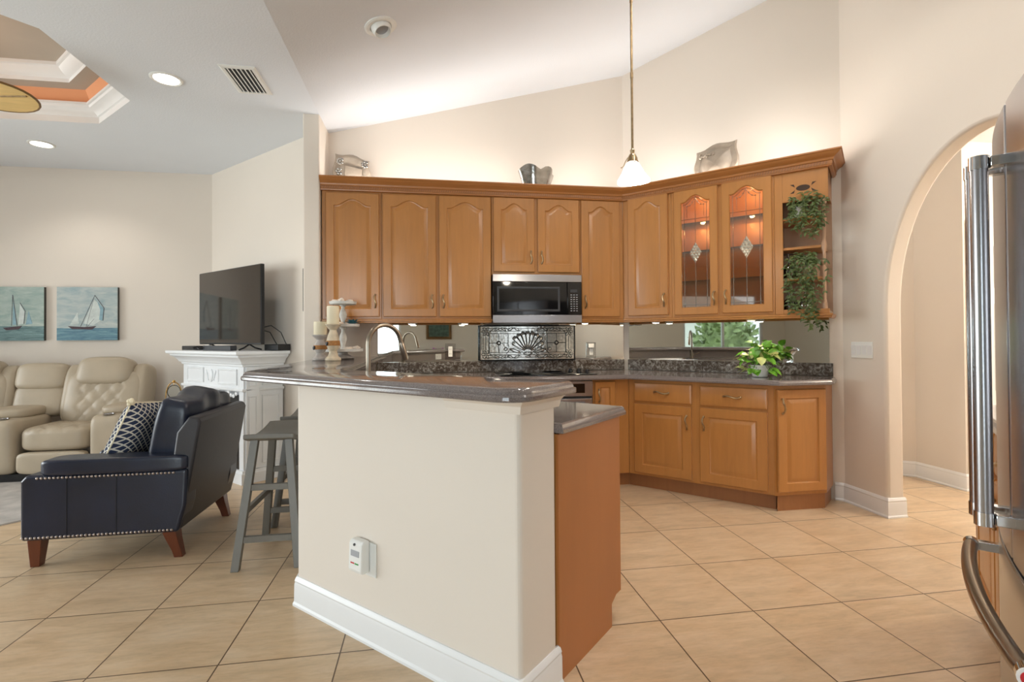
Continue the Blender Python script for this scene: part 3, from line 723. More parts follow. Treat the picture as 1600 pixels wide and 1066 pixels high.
# sink-side base
t = thing('sink_base_cabinet', 'maple sink base cabinet tucked behind the raised bar', 'cabinet', (-.17, 3.6, 0), 'base kitchen cabinets')
part('body', MB().box(-.445, .10, 2.82, 4.54, .108, .70), 'maple', t); part('toe_kick', MB().box(-.445, .04, 2.82, 4.54, 0, .107), 'toe', t)

# ------------------------------------------------------------------ worktops, backsplash, mirrors
def slab_hole(mb, poly, hole, prof):
    bm = bmesh.new(); loops = [[bm.verts.new((q.x, q.y, z)) for q in offset_poly(poly, d)] for d, z in prof]
    hl = [[bm.verts.new((x, y, z)) for x, y in hole] for z in (prof[0][1], prof[-1][1])]
    for A, B in list(zip(loops, loops[1:]))+[tuple(hl)]:
        n = len(A)
        for i in range(n): bm.faces.new((A[i], A[(i+1) % n], B[(i+1) % n], B[i]))
    for lp, h in ((loops[0], hl[0]), (loops[-1], hl[1])):
        ed = []
        for L in (lp, h):
            for i in range(len(L)):
                e = bm.edges.get((L[i], L[(i+1) % len(L)])); ed.append(e)
        bmesh.ops.triangle_fill(bm, use_beauty=True, edges=ed)
    bm.verts.index_update(); mb.add([v.co.copy() for v in bm.verts], [tuple(v.index for v in f.verts) for f in bm.faces]); bm.free(); return mb
CT = [P(1.572, -.915), P(2.13, -.915), (.20, 2.13*R2-.20), (.20, 3.92), (3.89*R2-3.92, 3.92), (3.89*R2-3.15, 3.15), (2.762, 3.15), (WV(-.274, 4.47).x, WV(-.274, 4.47).y), (WV(0, 0).x+4.47*R2-4.53, 4.53), (-.445, 4.53), (-.445, 2.665)]
CT = rounded(CT, [0, .02, .05, .03, .0, .0, .01, 0, 0, 0, 0], 4)
SK = rounded([(-.27, 2.86), (.09, 2.86), (.09, 3.42), (-.27, 3.42)], [.05]*4, 5)
t = thing('worktop', 'speckled brown quartz worktop running under the mirrors and behind the bar', 'countertop', (1.0, 3.9, .876))
CPF = [(-.006, .876), (.004, .880), (.004, .892), (0, .896), (-.003, .901), (-.006, .910), (-.012, .914)]
part('top', slab_hole(MB(), CT, SK, CPF), 'counter', t, smooth=25)
mb = MB(); loops = [[(q.x, q.y, z) for q in offset_poly(SK, d)] for d, z in ((.018, .9145), (.016, .918), (0, .917), (-.006, .90), (-.02, .74), (-.05, .715))]
mb.rings(loops, False, True); one('sink', 'stainless sink set into the worktop behind the bar', 'sink', mb, 'steel', (-.09, 3.14, .715), smooth=40)
BT = [(-.88, 2.612), P(1.225, -.87), P(1.587, -.87), (-.43, 1.587*R2+.43), (-.43, 4.535), (-.832, 4.535), (-.832, 4.178), (-.88, 4.178)]
BT = rounded(BT, [.045, .09, .02, .03, 0, 0, 0, 0], 8)
BPR = [(-.006, 1.022), (.006, 1.025), (.009, 1.030), (.009, 1.040), (.005, 1.045), (.0, 1.0465), (-.001, 1.052), (-.005, 1.060), (-.012, 1.065), (-.018, 1.067)]
one('bar_counter', 'raised speckled brown quartz bar top on the half wall', 'countertop', slab(MB(), BT, BPR), 'counter', (0, 2.4, 1.022), smooth=30)
# kitchen side of the raised bar is faced with the same stone
mb = MB(); mb.T = IDENT; mb.prism([WV(-.95, 1.567, .918), WV(-2.20, 1.567, .918), WV(-2.20, 1.567, 1.0195), WV(-.95, 1.567, 1.0195)], U1*.004)
one('bar_facing', 'brown stone facing on the kitchen side of the raised bar', 'backsplash', mb, 'counter', tuple(WV(-1.5, 1.57, .915)), smooth=0)
mb = MB(F_BACK); mb.box(-.44, 1.792, .001, .028, .9155, 1.012)
one('backsplash', 'brown stone backsplash with silvery swirls along the back wall', 'backsplash', mb, 'splash', base_of(F_BACK, .7, .015, .915), smooth=0, bevel=.003)
mb = MB(F_DIAG); mb.box(-1.905, -.292, .001, .028, .9155, 1.012)
one('backsplash', 'brown stone backsplash with silvery swirls along the angled wall', 'backsplash', mb, 'splash', base_of(F_DIAG, -1.1, .015, .915), smooth=0, bevel=.003)
mb = MB(F_BACK); mb.box(-.435, 1.79, .001, .006, 1.0125, 1.371); one('mirror_backsplash', 'long mirror strip between worktop and cabinets on the back wall', 'mirror', mb, 'mirror', base_of(F_BACK, .7, .003, 1.0125), smooth=0)
mb = MB(F_DIAG); mb.box(-1.90, -.315, .001, .006, 1.0125, 1.371); one('mirror_backsplash', 'mirror strip on the angled wall behind the potted pothos', 'mirror', mb, 'mirror', base_of(F_DIAG, -1.1, .003, 1.0125), smooth=0)
mb = MB().box(-.4488, -.4456, 2.69, 4.52, .9185, 1.0195)
one('bar_facing', 'brown stone facing on the sink side of the raised bar', 'backsplash', mb, 'counter', (-.447, 3.6, .9185), smooth=0)
def outlet(T, a, z, b, lab, night=False):
    t = thing('wall_outlet', lab, 'outlet', base_of(T, a, b, z))
    part('cover_plate', MB(T).box(a-.045, a+.045, b, b+.006, z-.07, z+.07), 'ware', t, label='clear cover plate', bevel=.002)
    part('receptacle', MB(T).box(a-.018, a+.018, b+.0062, b+.010, z-.045, z+.045), 'white', t, bevel=.002)
    for dz in (-.02, .02):
        mb = MB(T)
        for dx in (-.006, .006): mb.box(a+dx-.0012, a+dx+.0012, b+.0101, b+.0108, z+dz-.006, z+dz+.006)
        part('slot_markings', mb, 'black', t)
    if night: part('plug', MB(T).box(a-.03, a+.02, b+.0115, b+.04, z+.02, z+.06), 'white', t, bevel=.004)
outlet(F_BACK, .185, 1.10, .007, 'white outlet in a clear plate on the mirror, left of the stained-glass panel')
outlet(F_BACK, 1.475, 1.10, .007, 'white outlet with a plug on the mirror, right of the stained-glass panel', True)
# ------------------------------------------------------------------ appliances
t = thing('microwave', 'stainless over-range microwave with black glass door', 'microwave', (.893, 4.36, 1.34))
part('body', MB().box(.519, 1.268, 4.178, 4.545, 1.347, 1.743), 'black', t, bevel=.004)
T = frame((.517, 4.15, 1.34), (1, 0, 0), (0, 1, 0)); WM = .753
part('top_band', MB(T).box(0, WM, 0, .028, .341, .402), 'steel', t, label='brushed stainless top band', bevel=.003)
part('bottom_band', MB(T).box(0, WM, 0, .028, 0, .066), 'steel', t, label='brushed stainless bottom band', bevel=.003)
d = part('door', MB(T).box(0, .625, .004, .028, .067, .340), 'blackglass', t, bevel=.003)
mb = MB(T); mb.rings([[(x0, y, z0), (x1, y, z0), (x1, y, z1), (x0, y, z1)] for x0, x1, z0, z1, y in ((.035, .565, .095, .300, .0039), (.045, .555, .105, .290, .0025), (.055, .545, .115, .280, .0045))], False, True)
part('window', mb, 'graphite', d, smooth=0)
c = part('control_panel', MB(T).box(.629, WM, .004, .028, .067, .340), 'blackglass', t, bevel=.003)
mb = MB(T); mb.box(.655, .715, .0032, .0041, .255, .28); part('display', mb, 'graphite', c, smooth=0)
mb = MB(T)
for r in range(8):
    z = .235-.019*r
    for q in range(3): mb.box(.655+.024*q, .669+.024*q, .0033, .0041, z-.004, z+.002)
part('keypad_print', mb, 'grey_print', c, smooth=0)
t = thing('wall_oven', 'stainless built-in oven with black control glass under the cooktop', 'oven', (.918, 4.25, .1))
part('body', MB().box(.537, 1.299, 3.992, 4.50, .11, .872), 'graphite', t)
T = frame((.537, 3.970, 0), (1, 0, 0), (0, 1, 0))
part('control_panel', MB(T).box(0, .762, 0, .022, .745, .868), 'steel', t, bevel=.003)
p = part('control_glass', MB(T).box(.10, .695, -.003, -.0002, .772, .846), 'blackglass', t, smooth=0)
mb = MB(T)
for x, z, w in ((.585, .825, .012), (.60, .812, .022), (.585, .80, .01), (.545, .825, .006), (.545, .812, .006), (.545, .80, .006), (.50, .81, .02), (.40, .81, .05)): mb.box(x, x+w, -.0042, -.0031, z, z+.005)
part('display_print', mb, 'grey_print', p, smooth=0)
d = part('oven_door', MB(T).box(.004, .758, 0, .022, .115, .728), 'steel', t, bevel=.004)
part('oven_window', MB(T).box(.10, .66, -.003, -.0002, .22, .56), 'blackglass', d, smooth=0)
mb = MB(T); mb.tube([(.05, -.045, .685), (.71, -.045, .685)], .011, 12)
for x in (.07, .69): mb.tube([(x, -.045, .685), (x, -.002, .685)], .008, 8)
part('handle', mb, 'chrome', d)
t = thing('cooktop', 'black glass cooktop set in the worktop below the microwave', 'cooktop', (.95, 4.25, .915))
part('glass_top', slab(MB(), rounded([(.56, 4.02), (1.36, 4.02), (1.36, 4.48), (.56, 4.48)], [.02]*4, 4), [(0, .9145), (0, .9185), (-.003, .920)]), 'blackglass', t)
mb = MB()
for x, y, r in ((.74, 4.13, .09), (.74, 4.36, .075), (1.06, 4.13, .075), (1.06, 4.36, .09)): mb.lathe([(r, .9202), (r, .9206), (r-.003, .9206), (r-.003, .9202)], (x, y, 0), 32)
part('burner_ring', mb, 'graphite', t)
for x, y in ((1.215, 4.32), (1.285, 4.30), (1.245, 4.16), (1.31, 4.14)):
    m = MB(); m.lathe([(.022, .9203), (.022, .926), (.018, .930), (.017, .944), (.013, .947)], (x, y, 0), 16); m.box(x-.003, x+.003, y-.017, y+.017, .946, .951); part('knob', m, 'black', t)

# faucet
t = thing('faucet', 'brushed nickel gooseneck faucet behind the raised bar', 'faucet', (-.31, 2.73, .9145))
dx, dy = .80, .60; fx, fy = -.31, 2.73; R = .098
pth = [(fx, fy, .925), (fx, fy, 1.0), (fx, fy, 1.10), (fx, fy, 1.19)]
for k in range(1, 17):
    a = PI-k*(PI*.93)/16; pth.append((fx+dx*(R+R*math.cos(a)), fy+dy*(R+R*math.cos(a)), 1.193+R*math.sin(a)))
lx = Vector(pth[-1]); tv = (Vector(pth[-1])-Vector(pth[-2])).normalized(); pth.append(tuple(lx+tv*.02))
m = MB(); m.tube(pth, .0125, 14); part('spout', m, 'steel_dark', t)
m = MB(); e = Vector(pth[-1]); m.tube([e-tv*.002, e+tv*.015, e+tv*.075, e+tv*.095], .016, 14, [.013, .0165, .0175, .016]); part('spray_head', m, 'steel_dark', t)
m = MB(); m.lathe([(.030, .9145), (.030, .922), (.022, .928), (.021, .985), (.0135, .992)], (fx, fy, 0), 20); part('base', m, 'steel_dark', t)
m = MB(); m.tube([(fx+.6*.02, fy-.8*.02, .965), (fx+.6*.04, fy-.8*.04, .967), (fx+.6*.10, fy-.8*.10, .995)], .007, 10); part('lever_handle', m, 'steel_dark', t)

# stained-glass panel leaning on the mirror
T = frame((.435, 4.505, 1.013), (1, 0, 0), (0, 1, 0)); WA, HA = .876, .318
t = thing('stained_glass_panel', 'leaded stained-glass panel with a central shell, propped behind the cooktop', 'stained glass', (.873, 4.505, 1.013))
mb = MB(T); mb.box(0, WA, -.004, .006, 0, .012); mb.box(0, WA, -.004, .006, HA-.012, HA); mb.box(0, .012, -.004, .006, .012, HA-.012); mb.box(WA-.012, WA, -.004, .006, .012, HA-.012)
part('frame', mb, 'lead', t)
LC = MB(T); BV = MB(T)
def came(pts, r=.0028, closed=False):
    q = [(a, -.0015, z) for a, z in pts]; LC.tube(q+([q[0]] if closed else []), r, 6)
def lens(c, l, w, ang, h=.007):   # raised bevel
    n = 14; ca, sa = math.cos(ang), math.sin(ang); P2 = lambda u, v: (c[0]+u*ca-v*sa, c[1]+u*sa+v*ca)
    o = [P2(l/2*math.cos(2*PI*k/n), w/2*math.sin(2*PI*k/n)) for k in range(n)]; i = [P2(l*.3*math.cos(2*PI*k/n), w*.25*math.sin(2*PI*k/n)) for k in range(n)]
    BV.rings([[(a, -.0005, z) for a, z in o], [(a, -.0005-h, z) for a, z in i]], False, True); came(o, .0022, True)
def rect(i, j=None): j = i if j is None else j; return [(i, j), (WA-i, j), (WA-i, HA-j), (i, HA-j)]
came(rect(.03, .030), .0025, True); came(rect(.058, .055), .0025, True); came(rect(.085, .075), .0025, True)
for x in (.09, .175, .26, WA-.26, WA-.175, WA-.09): came([(x, .075), (x, HA-.075)])
for x0, x1 in ((.09, .26), (WA-.26, WA-.09)):
    came([(x0, HA/2), (x1, HA/2)]); xc = (x0+x1)/2
    came([(xc+.018*math.cos(2*PI*k/16), HA/2+.018*math.sin(2*PI*k/16)) for k in range(16)], .0025, True); lens((xc, HA/2), .028, .028, 0, .006)
cx, cz = WA/2, .070
def rib(ang, r0, r1, w0, w1):
    ca, sa = math.cos(ang), math.sin(ang); P2 = lambda u, v: (cx+u*ca-v*sa, cz+u*sa+v*ca)
    o = [P2(r0, -w0), P2((r0+r1)/2, -(w0+w1)/2*1.05), P2(r1-.012, -w1)]+[P2(r1-.012+.016*math.sin(PI*k/6), -w1*math.cos(PI*k/6)) for k in range(1, 6)]+[P2(r1-.012, w1), P2((r0+r1)/2, (w0+w1)/2*1.05), P2(r0, w0)]
    c = P2((r0+r1)*.56, 0); i = [(c[0]+(a-c[0])*.62, c[1]+(b-c[1])*.62) for a, b in o]
    BV.rings([[(a, -.0005, z) for a, z in o], [(a, -.009, z) for a, z in i]], False, True); came(o, .0026, True)
for k in range(9): rib(math.radians(34+112*k/8), .035, .190 if 0 < k < 8 else .165, .0035, .0195)
lens((cx, cz-.005), .085, .030, 0); lens((cx, cz-.032), .045, .022, 0)
for sx in (-1, 1):
    came([(cx+sx*(.045+.15*q), cz+.005+.055*math.sin(PI*q*.9)-.03*q) for q in [k/12 for k in range(13)]], .003)
for sx in (-1, 1):
    lens((cx+sx*.115, .088), .11, .026, sx*.35); lens((cx+sx*.20, .105), .03, .03, PI/4)
    for zc, sg in ((.036, 1), (HA-.036, -1)):
        came([(cx+sx*(.06+.012*k), zc+sg*.014*math.sin(k*.9)) for k in range(24)], .0024)
        for k in range(4): lens((cx+sx*(.10+.06*k), zc), .05, .018, sx*sg*(.5 if k % 2 else -.5), .005)
        kx = cx+sx*(WA/2-.062)
        for q in range(6): lens((kx+.024*math.cos(q*PI/3), zc+sg*.022+.024*math.sin(q*PI/3)), .036, .018, q*PI/3, .006)
        lens((kx, zc+sg*.022), .016, .016, 0, .007)
    for q in range(3): came([(cx+sx*(WA/2-.02-.02*q), .10), (cx+sx*(WA/2-.02-.02*q), HA-.10)], .0022)
BV.box(.0125, WA-.0125, 0, .004, .0125, HA-.0125); part('lead_came', LC, 'lead', t); part('glass_pane', BV, 'art_clear', t, smooth=0)

# ------------------------------------------------------------------ refrigerator (across the diagonal from the peninsula)
FW, VC = .231, 1.583
TF = frame((0, 0, 0), U1, E1)     # (v, w, z)
t = thing('refrigerator', 'stainless french-door refrigerator at the right edge with tubular handles', 'refrigerator', tuple(WV(.6, VC, 0)))
part('body', MB(TF).box(1.135, 2.030, .335, .93, .02, 1.755), 'graphite', t, bevel=.006)
def fdoor(v0, v1, z0, z1):
    bul = lambda v: FW+.042*((v-VC)/.455)**2
    n = 14; pr = [(v0+(v1-v0)*k/n) for k in range(n+1)]
    loop = [(v, bul(v)) for v in pr]
    loop[0] = (v0+.001, bul(v0)+.010); loop[-1] = (v1-.001, bul(v1)+.010); loop.insert(1, (v0+.008, bul(v0+.008))); loop.insert(-1, (v1-.008, bul(v1-.008)))
    loop = loop+[(v1, .328), (v0, .328)]
    mb = MB(TF); return mb.rings([[(v, w, z) for v, w in loop] for z in (z0, z1)])
for i, (v0, v1) in enumerate(((1.128, 1.5805), (1.5855, 2.038))):
    d = part('door', fdoor(v0, v1, .715, 1.742), 'steel', t, smooth=30, bevel=.004)
    hv = 1.545 if i == 0 else 1.625; hw = .182; bw = FW+.001
    m = MB(TF); m.tube([(hv, hw, .80), (hv, hw, 1.612)], .0165, 20); part('handle', m, 'steel', d)
    for z in (.81, 1.603):
        m = MB(TF); m.tube([(hv, hw, z-.015), (hv, hw, z+.015)], .0182, 20); part('handle_collar', m, 'chrome', d)
        m = MB(TF); m.box(hv-.012, hv+.012, hw+.0183, bw+.002, z-.012, z+.012); part('handle_bracket', m, 'chrome', d, bevel=.002)
d = part('freezer_drawer', fdoor(1.128, 2.038, .085, .703), 'steel', t, smooth=30, bevel=.004)
m = MB(TF); pts = []
for k in range(25):
    s = k/24; pts.append((1.965-.70*s, .203-.030*math.sin(PI*s)**.8, .62))
m.tube(pts, .0165, 18); part('handle', m, 'steel_dark', d)
for v in (1.965, 1.265):
    m = MB(TF); m.rings([[(v+a*.012, w, .62+b*.012) for a, b in ((-1, -1), (1, -1), (1, 1), (-1, 1))] for w in (.212, .268)]); part('handle_bracket', m, 'chrome', d, bevel=.002)
    m = MB(TF); m.tube([(v-.012, .2035, .62), (v+.012, .2035, .62)], .0185, 18); part('handle_collar', m, 'chrome', d)
m = MB(TF); c0 = (1.2525, .2035, .62)
m.lathe([(.0185, -.004), (.0185, .0), (.001, .0)], c0, 20, 'x'); b = part('medallion_rim', m, 'white', d)
m = MB(TF); m.lathe([(.0135, -.006), (.0135, -.0042), (.001, -.0042)], c0, 20, 'x'); part('medallion', m, 'red', b, label='round red medallion')
part('kick_grille', MB(TF).box(1.14, 2.025, .36, .80, 0.0, .019), 'black', t)
# base cabinet beyond the refrigerator
TR = frame((0, 0, 0), U1, E1)
t = thing('base_cabinet', 'maple base cabinet standing beyond the refrigerator by the arch', 'cabinet', tuple(WV(.6, 2.5, 0)), 'base kitchen cabinets')
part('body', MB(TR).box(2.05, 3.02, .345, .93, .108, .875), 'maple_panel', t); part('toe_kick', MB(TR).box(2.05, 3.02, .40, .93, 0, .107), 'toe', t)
TQ = frame(WV(.345, 0), U1, -E1)
for a0, a1, sd in ((2.07, 2.53, 1), (2.55, 3.0, -1)): hinge_door(TQ, t, a0, a1, .13, .69, .02, sd, True, False)
drawer(TQ, t, 2.07, 2.53, .71, .86, .02); drawer(TQ, t, 2.55, 3.0, .71, .86, .02)
one('worktop', 'short brown worktop on the cabinet beyond the refrigerator', 'countertop', slab(MB(), [tuple(WV(.315, 2.05))[:2], tuple(WV(.93, 2.05))[:2], tuple(WV(.93, 3.03))[:2], tuple(WV(.315, 3.03))[:2]], CPF), 'counter', tuple(WV(.6, 2.5, .876)), smooth=25)

# ------------------------------------------------------------------ lights and vent on the ceilings
px, py = .925, 2.22; zc_ = zslope(px)
t = thing('pendant_light', 'pendant lamp with a glowing tulip shade on a long thin rod', 'light', (px, py, 1.93))
m = MB(); m.tube([(px, py, 2.07), (px, py, zc_-.02)], .0055, 10)
for z in (2.42, 2.77, 3.12): m.tube([(px, py, z-.012), (px, py, z+.012)], .007, 10)
part('rod', m, 'bronze', t)
m = MB(); m.lathe([(.060, zc_+.01), (.060, zc_-.02), (.05, zc_-.035), (.01, zc_-.04)], (px, py, 0), 20); part('canopy', m, 'bronze', t)
m = MB(); m.lathe([(.006, 2.082), (.011, 2.075), (.009, 2.06), (.015, 2.055), (.022, 2.040), (.024, 2.025), (.018, 2.015), (.006, 2.012)], (px, py, 0), 16)
for k in range(3):
    a = k*2*PI/3+.35; c, s_ = math.cos(a), math.sin(a)
    m.tube([(px+c*r, py+s_*r, z) for r, z in ((.012, 2.05), (.024, 2.043), (.034, 2.028), (.042, 2.010), (.052, 2.003), (.056, 2.006))], .002, 6)
part('cap', m, 'bronze', t)
wob = lambda a, h: 1+.10*math.cos(3*a+.5)*max(0, (2.0-h)/.07)
m = MB(); m.lathe([(.020, 2.022), (.030, 2.012), (.040, 1.995), (.052, 1.970), (.066, 1.950), (.074, 1.940), (.072, 1.930), (.068, 1.931), (.062, 1.950), (.048, 1.970), (.036, 1.995), (.018, 2.012)], (px, py, 0), 36, wob=wob); part('shade', m, 'frost', t)
m = MB(); m.ball((px, py, 1.968), .020, 14, (1, 1, 1.3)); part('bulb', m, 'bulb', t)
point('pendant_lamp', (px, py, 1.90), 6, (1, .88, .72), .04)
def can(x, y, lab):
    t = thing('recessed_light', lab, 'light', (x, y, ZC-.012))
    m = MB(); m.lathe([(.098, ZC+.001), (.098, ZC-.004), (.088, ZC-.010), (.076, ZC-.006), (.074, ZC+.001)], (x, y, 0), 28); part('trim_ring', m, 'white', t)
    m = MB(); m.lathe([(.075, ZC-.001), (.075, ZC-.005), (.001, ZC-.0055)], (x, y, 0), 28); part('lens', m, 'can_glow', t)
    spot('can_lamp', (x, y, ZC-.03), (x, y, 0), 16, 130, (1, .93, .84), .07)
can(-1.737, 3.757, 'glowing recessed ceiling light beside the ceiling vent')
can(-3.41, 5.17, 'glowing recessed ceiling light near the far wall, above the sailboat paintings')
# unseen cans added in the kitchen slope to brighten floor and walls
n = Vector((-.262, 0, 1)).normalized(); xa = Vector((1, 0, .262)).normalized()
for x, y, e, lab in ((.55, 1.0, 9, 'unseen recessed light added in the kitchen slope above the peninsula'), (2.0, 2.55, 17, 'unseen recessed light added in the kitchen slope before the arch'), (1.15, 2.05, 46, 'unseen recessed light added in the kitchen slope over the kitchen floor'), (2.1, 1.3, 24, 'unseen recessed light added in the kitchen slope above the refrigerator')):
    c = Vector((x, y, zslope(x))); TS = frame(c, xa, (0, 1, 0), -n)
    t = thing('recessed_light', lab, 'light', tuple(c))
    m = MB(TS); m.lathe([(.098, -.001), (.098, .004), (.088, .010), (.076, .006), (.074, -.001)], (0, 0, 0), 28); part('trim_ring', m, 'white', t)
    m = MB(TS); m.lathe([(.075, .001), (.075, .005), (.001, .0055)], (0, 0, 0), 28); part('lens', m, 'can_glow', t)
    q = c-n*.04; spot('can_lamp', tuple(q), (q.x, q.y, 0), e, 150, (1, .96, .90), .09, .5)
# dark eyeball light on the slope
n = Vector((-.262, 0, 1)).normalized(); xa = Vector((1, 0, .262)).normalized(); ya = Vector((0, 1, 0)); sx, sy = -.282, 3.19
TS = frame((sx, sy, zslope(sx)), xa, ya, -n)
t = thing('eyeball_light', 'unlit white eyeball downlight on the sloped ceiling', 'light', (sx, sy, zslope(sx)-.01))
m = MB(TS); m.lathe([(.098, -.002), (.098, .006), (.088, .012), (.068, .010), (.062, -.002)], (0, 0, 0), 30); part('trim_ring', m, 'white', t)
tl = Vector((.10, -.25, 1)).normalized(); m = MB(TS)
q = Vector((0, 0, 1)).rotation_difference(tl)
ep = [(.062, -.01), (.062, .012), (.058, .034), (.050, .048), (.046, .048), (.044, .036), (.040, .022)]
m.rings([[q @ Vector((r*math.cos(2*PI*k/24), r*math.sin(2*PI*k/24), h)) for k in range(24)] for r, h in ep], False, False); part('eyeball', m, 'white', t)
m = MB(TS); m.rings([[q @ Vector((.041*math.cos(2*PI*k/24), .041*math.sin(2*PI*k/24), .022)) for k in range(24)], [q @ Vector((.02*math.cos(2*PI*k/24), .02*math.sin(2*PI*k/24), .016)) for k in range(24)]], False, True); part('lamp_face', m, 'grey_print', t)
t = thing('ceiling_vent', 'white slatted air vent in the flat ceiling', 'vent', (-1.21, 3.70, ZC-.012))
x0, x1, y0, y1 = -1.325, -1.10, 3.505, 3.89
m = MB(); m.rings([[(a, b, z) for a, b in ((x0+i, y0+i), (x1-i, y0+i), (x1-i, y1-i), (x0+i, y1-i))] for i, z in ((0, ZC), (0, ZC-.004), (.012, ZC-.010), (.030, ZC-.010), (.030, ZC))], False, False); part('frame', m, 'white', t, smooth=0)
part('duct', MB().box(x0+.031, x1-.031, y0+.031, y1-.031, ZC-.0035, ZC-.002), 'graphite', t)
for k in range(6):
    x = x0+.046+k*.0268; part('slat', MB().beam((x, y0+.03, ZC-.0085), (x, y1-.03, ZC-.0085), .014, .003, (.7, 0, 1)), 'white', t)
# ceiling fan under the tray
t = thing('ceiling_fan', 'ceiling fan with palm-leaf blades hanging from the tray ceiling', 'fan', (TCX, TCY, 2.7))
m = MB(); m.tube([(TCX, TCY, 2.80), (TCX, TCY, 3.48)], .014, 12); part('downrod', m, 'bronze', t)
m = MB(); m.lathe([(.07, 3.499), (.07, 3.47), (.02, 3.43)], (TCX, TCY, 0), 20); part('canopy', m, 'bronze', t)
m = MB(); m.lathe([(.03, 2.86), (.09, 2.84), (.11, 2.80), (.11, 2.75), (.08, 2.71), (.03, 2.695)], (TCX, TCY, 0), 24); part('motor', m, 'bronze', t)
for k in range(3):
    a = math.radians(-8+120*k); ca, sa = math.cos(a), math.sin(a)
    TB = frame((TCX, TCY, 2.75), (ca, sa, 0), (-sa, ca, -.12))
    n = 28; out = [(.40+.245*math.cos(2*PI*i/n), .185*math.sin(2*PI*i/n)*(1+.12*math.cos(2*PI*i/n))) for i in range(n)]
    m = MB(TB); m.prism([(x, y, -.004) for x, y in out], (0, 0, .008)); b = part('blade', m, 'blade', t)
    m = MB(TB); m.tube([(x, y, 0) for x, y in out]+[(out[0][0], out[0][1], 0)], .007, 8); part('blade_rim', m, 'blade_rim', b)
    m = MB(TB); m.tube([(.09, 0, 0), (.20, 0, -.006), (.62, 0, -.006)], .006, 8); part('blade_arm', m, 'bronze', b)
point('tray_cove_lamp', (TCX-.1, TCY, 3.12), 4.0, (1, .62, .38), .3)
point('hall_fill', (4.9, 1.95, 2.45), 70, (1, .92, .80), .15)  # hall light has no visible source, added to brighten the hall

# ------------------------------------------------------------------ small things on the walls
S0 = XR
t = thing('light_switch', 'white four-gang switch plate on the wall left of the arch', 'switch', (S0, 3.175, 1.06))
part('plate', MB().box(S0-.006, S0-.0005, 3.085, 3.266, 1.058, 1.172), 'white', t, bevel=.002)
for k in range(4):
    y = 3.108+k*.0455; m = MB(); m.prism([(S0-.0062, y-.0165, 1.082), (S0-.0062, y-.0165, 1.148), (S0-.012, y-.0165, 1.148), (S0-.0085, y-.0165, 1.115), (S0-.0075, y-.0165, 1.082)], (0, .033, 0)); part('rocker', m, 'trim', t, smooth=0)
TH_ = frame(U1*1.34, E1, -U1)
wc = -1.71
t = thing('plug_in_detector', 'white plug-in gas alarm low on the peninsula wall', 'alarm', base_of(TH_, wc, .02, .28))
part('wall_plate', MB(TH_).box(wc-.005, wc+.075, .0005, .006, .268, .402), 'white', t, bevel=.002)
m = MB(TH_); m.prism([(wc-.042, .007, .285), (wc-.042, .045, .285), (wc-.042, .050, .30), (wc-.042, .046, .40), (wc-.042, .036, .412), (wc-.042, .007, .412)], (.082, 0, 0)); b = part('housing', m, 'white', t, smooth=0, bevel=.006, seg=3)
m = MB(TH_); m.lathe([(.005, .0445), (.005, .050)], (wc-.005, 0, .398), 12, 'y'); part('button', m, 'graphite', b)
m = MB(TH_); m.prism([(wc-.026, .0478, .352), (wc+.024, .0478, .352), (wc+.024, .0470, .375), (wc-.026, .0470, .375)], (0, .0018, 0)); part('display', m, 'grey_print', b, smooth=0)
m = MB(TH_); m.prism([(wc-.026, .0492, .322), (wc-.004, .0492, .322), (wc-.004, .0490, .327), (wc-.026, .0490, .327)], (0, .0015, 0)); part('red_mark', m, 'red', b, smooth=0)
m = MB(TH_); m.prism([(wc, .0492, .322), (wc+.022, .0492, .322), (wc+.022, .0490, .327), (wc, .0490, .327)], (0, .0015, 0)); part('green_mark', m, 'greenled', b, smooth=0)
outlet(TP, 1.571+0, .968, 0, 'x') if False else None
TB2 = frame(U1*1.5712, -E1, U1)
t = thing('wall_outlet', 'double outlet set in the kitchen side of the raised bar', 'outlet', base_of(TB2, 1.40, .002, .968))
part('cover_plate', MB(TB2).box(1.343, 1.457, .0002, .006, .931, 1.005), 'white', t, bevel=.002)
for dx in (-.02, .02):
    m = MB(TB2)
    for dz in (-.006, .006): m.box(1.40+dx-.006, 1.40+dx+.006, .0061, .0068, .968+dz-.0012, .968+dz+.0012)
    part('slot_markings', m, 'black', t)
one('picture_frame', 'thin dark frame seen edge-on at the living side of the column', 'picture', MB().box(-.985, -.966, 4.26, 4.52, 1.44, 1.78), 'black', (-.975, 4.39, 1.44), smooth=0, bevel=.003)
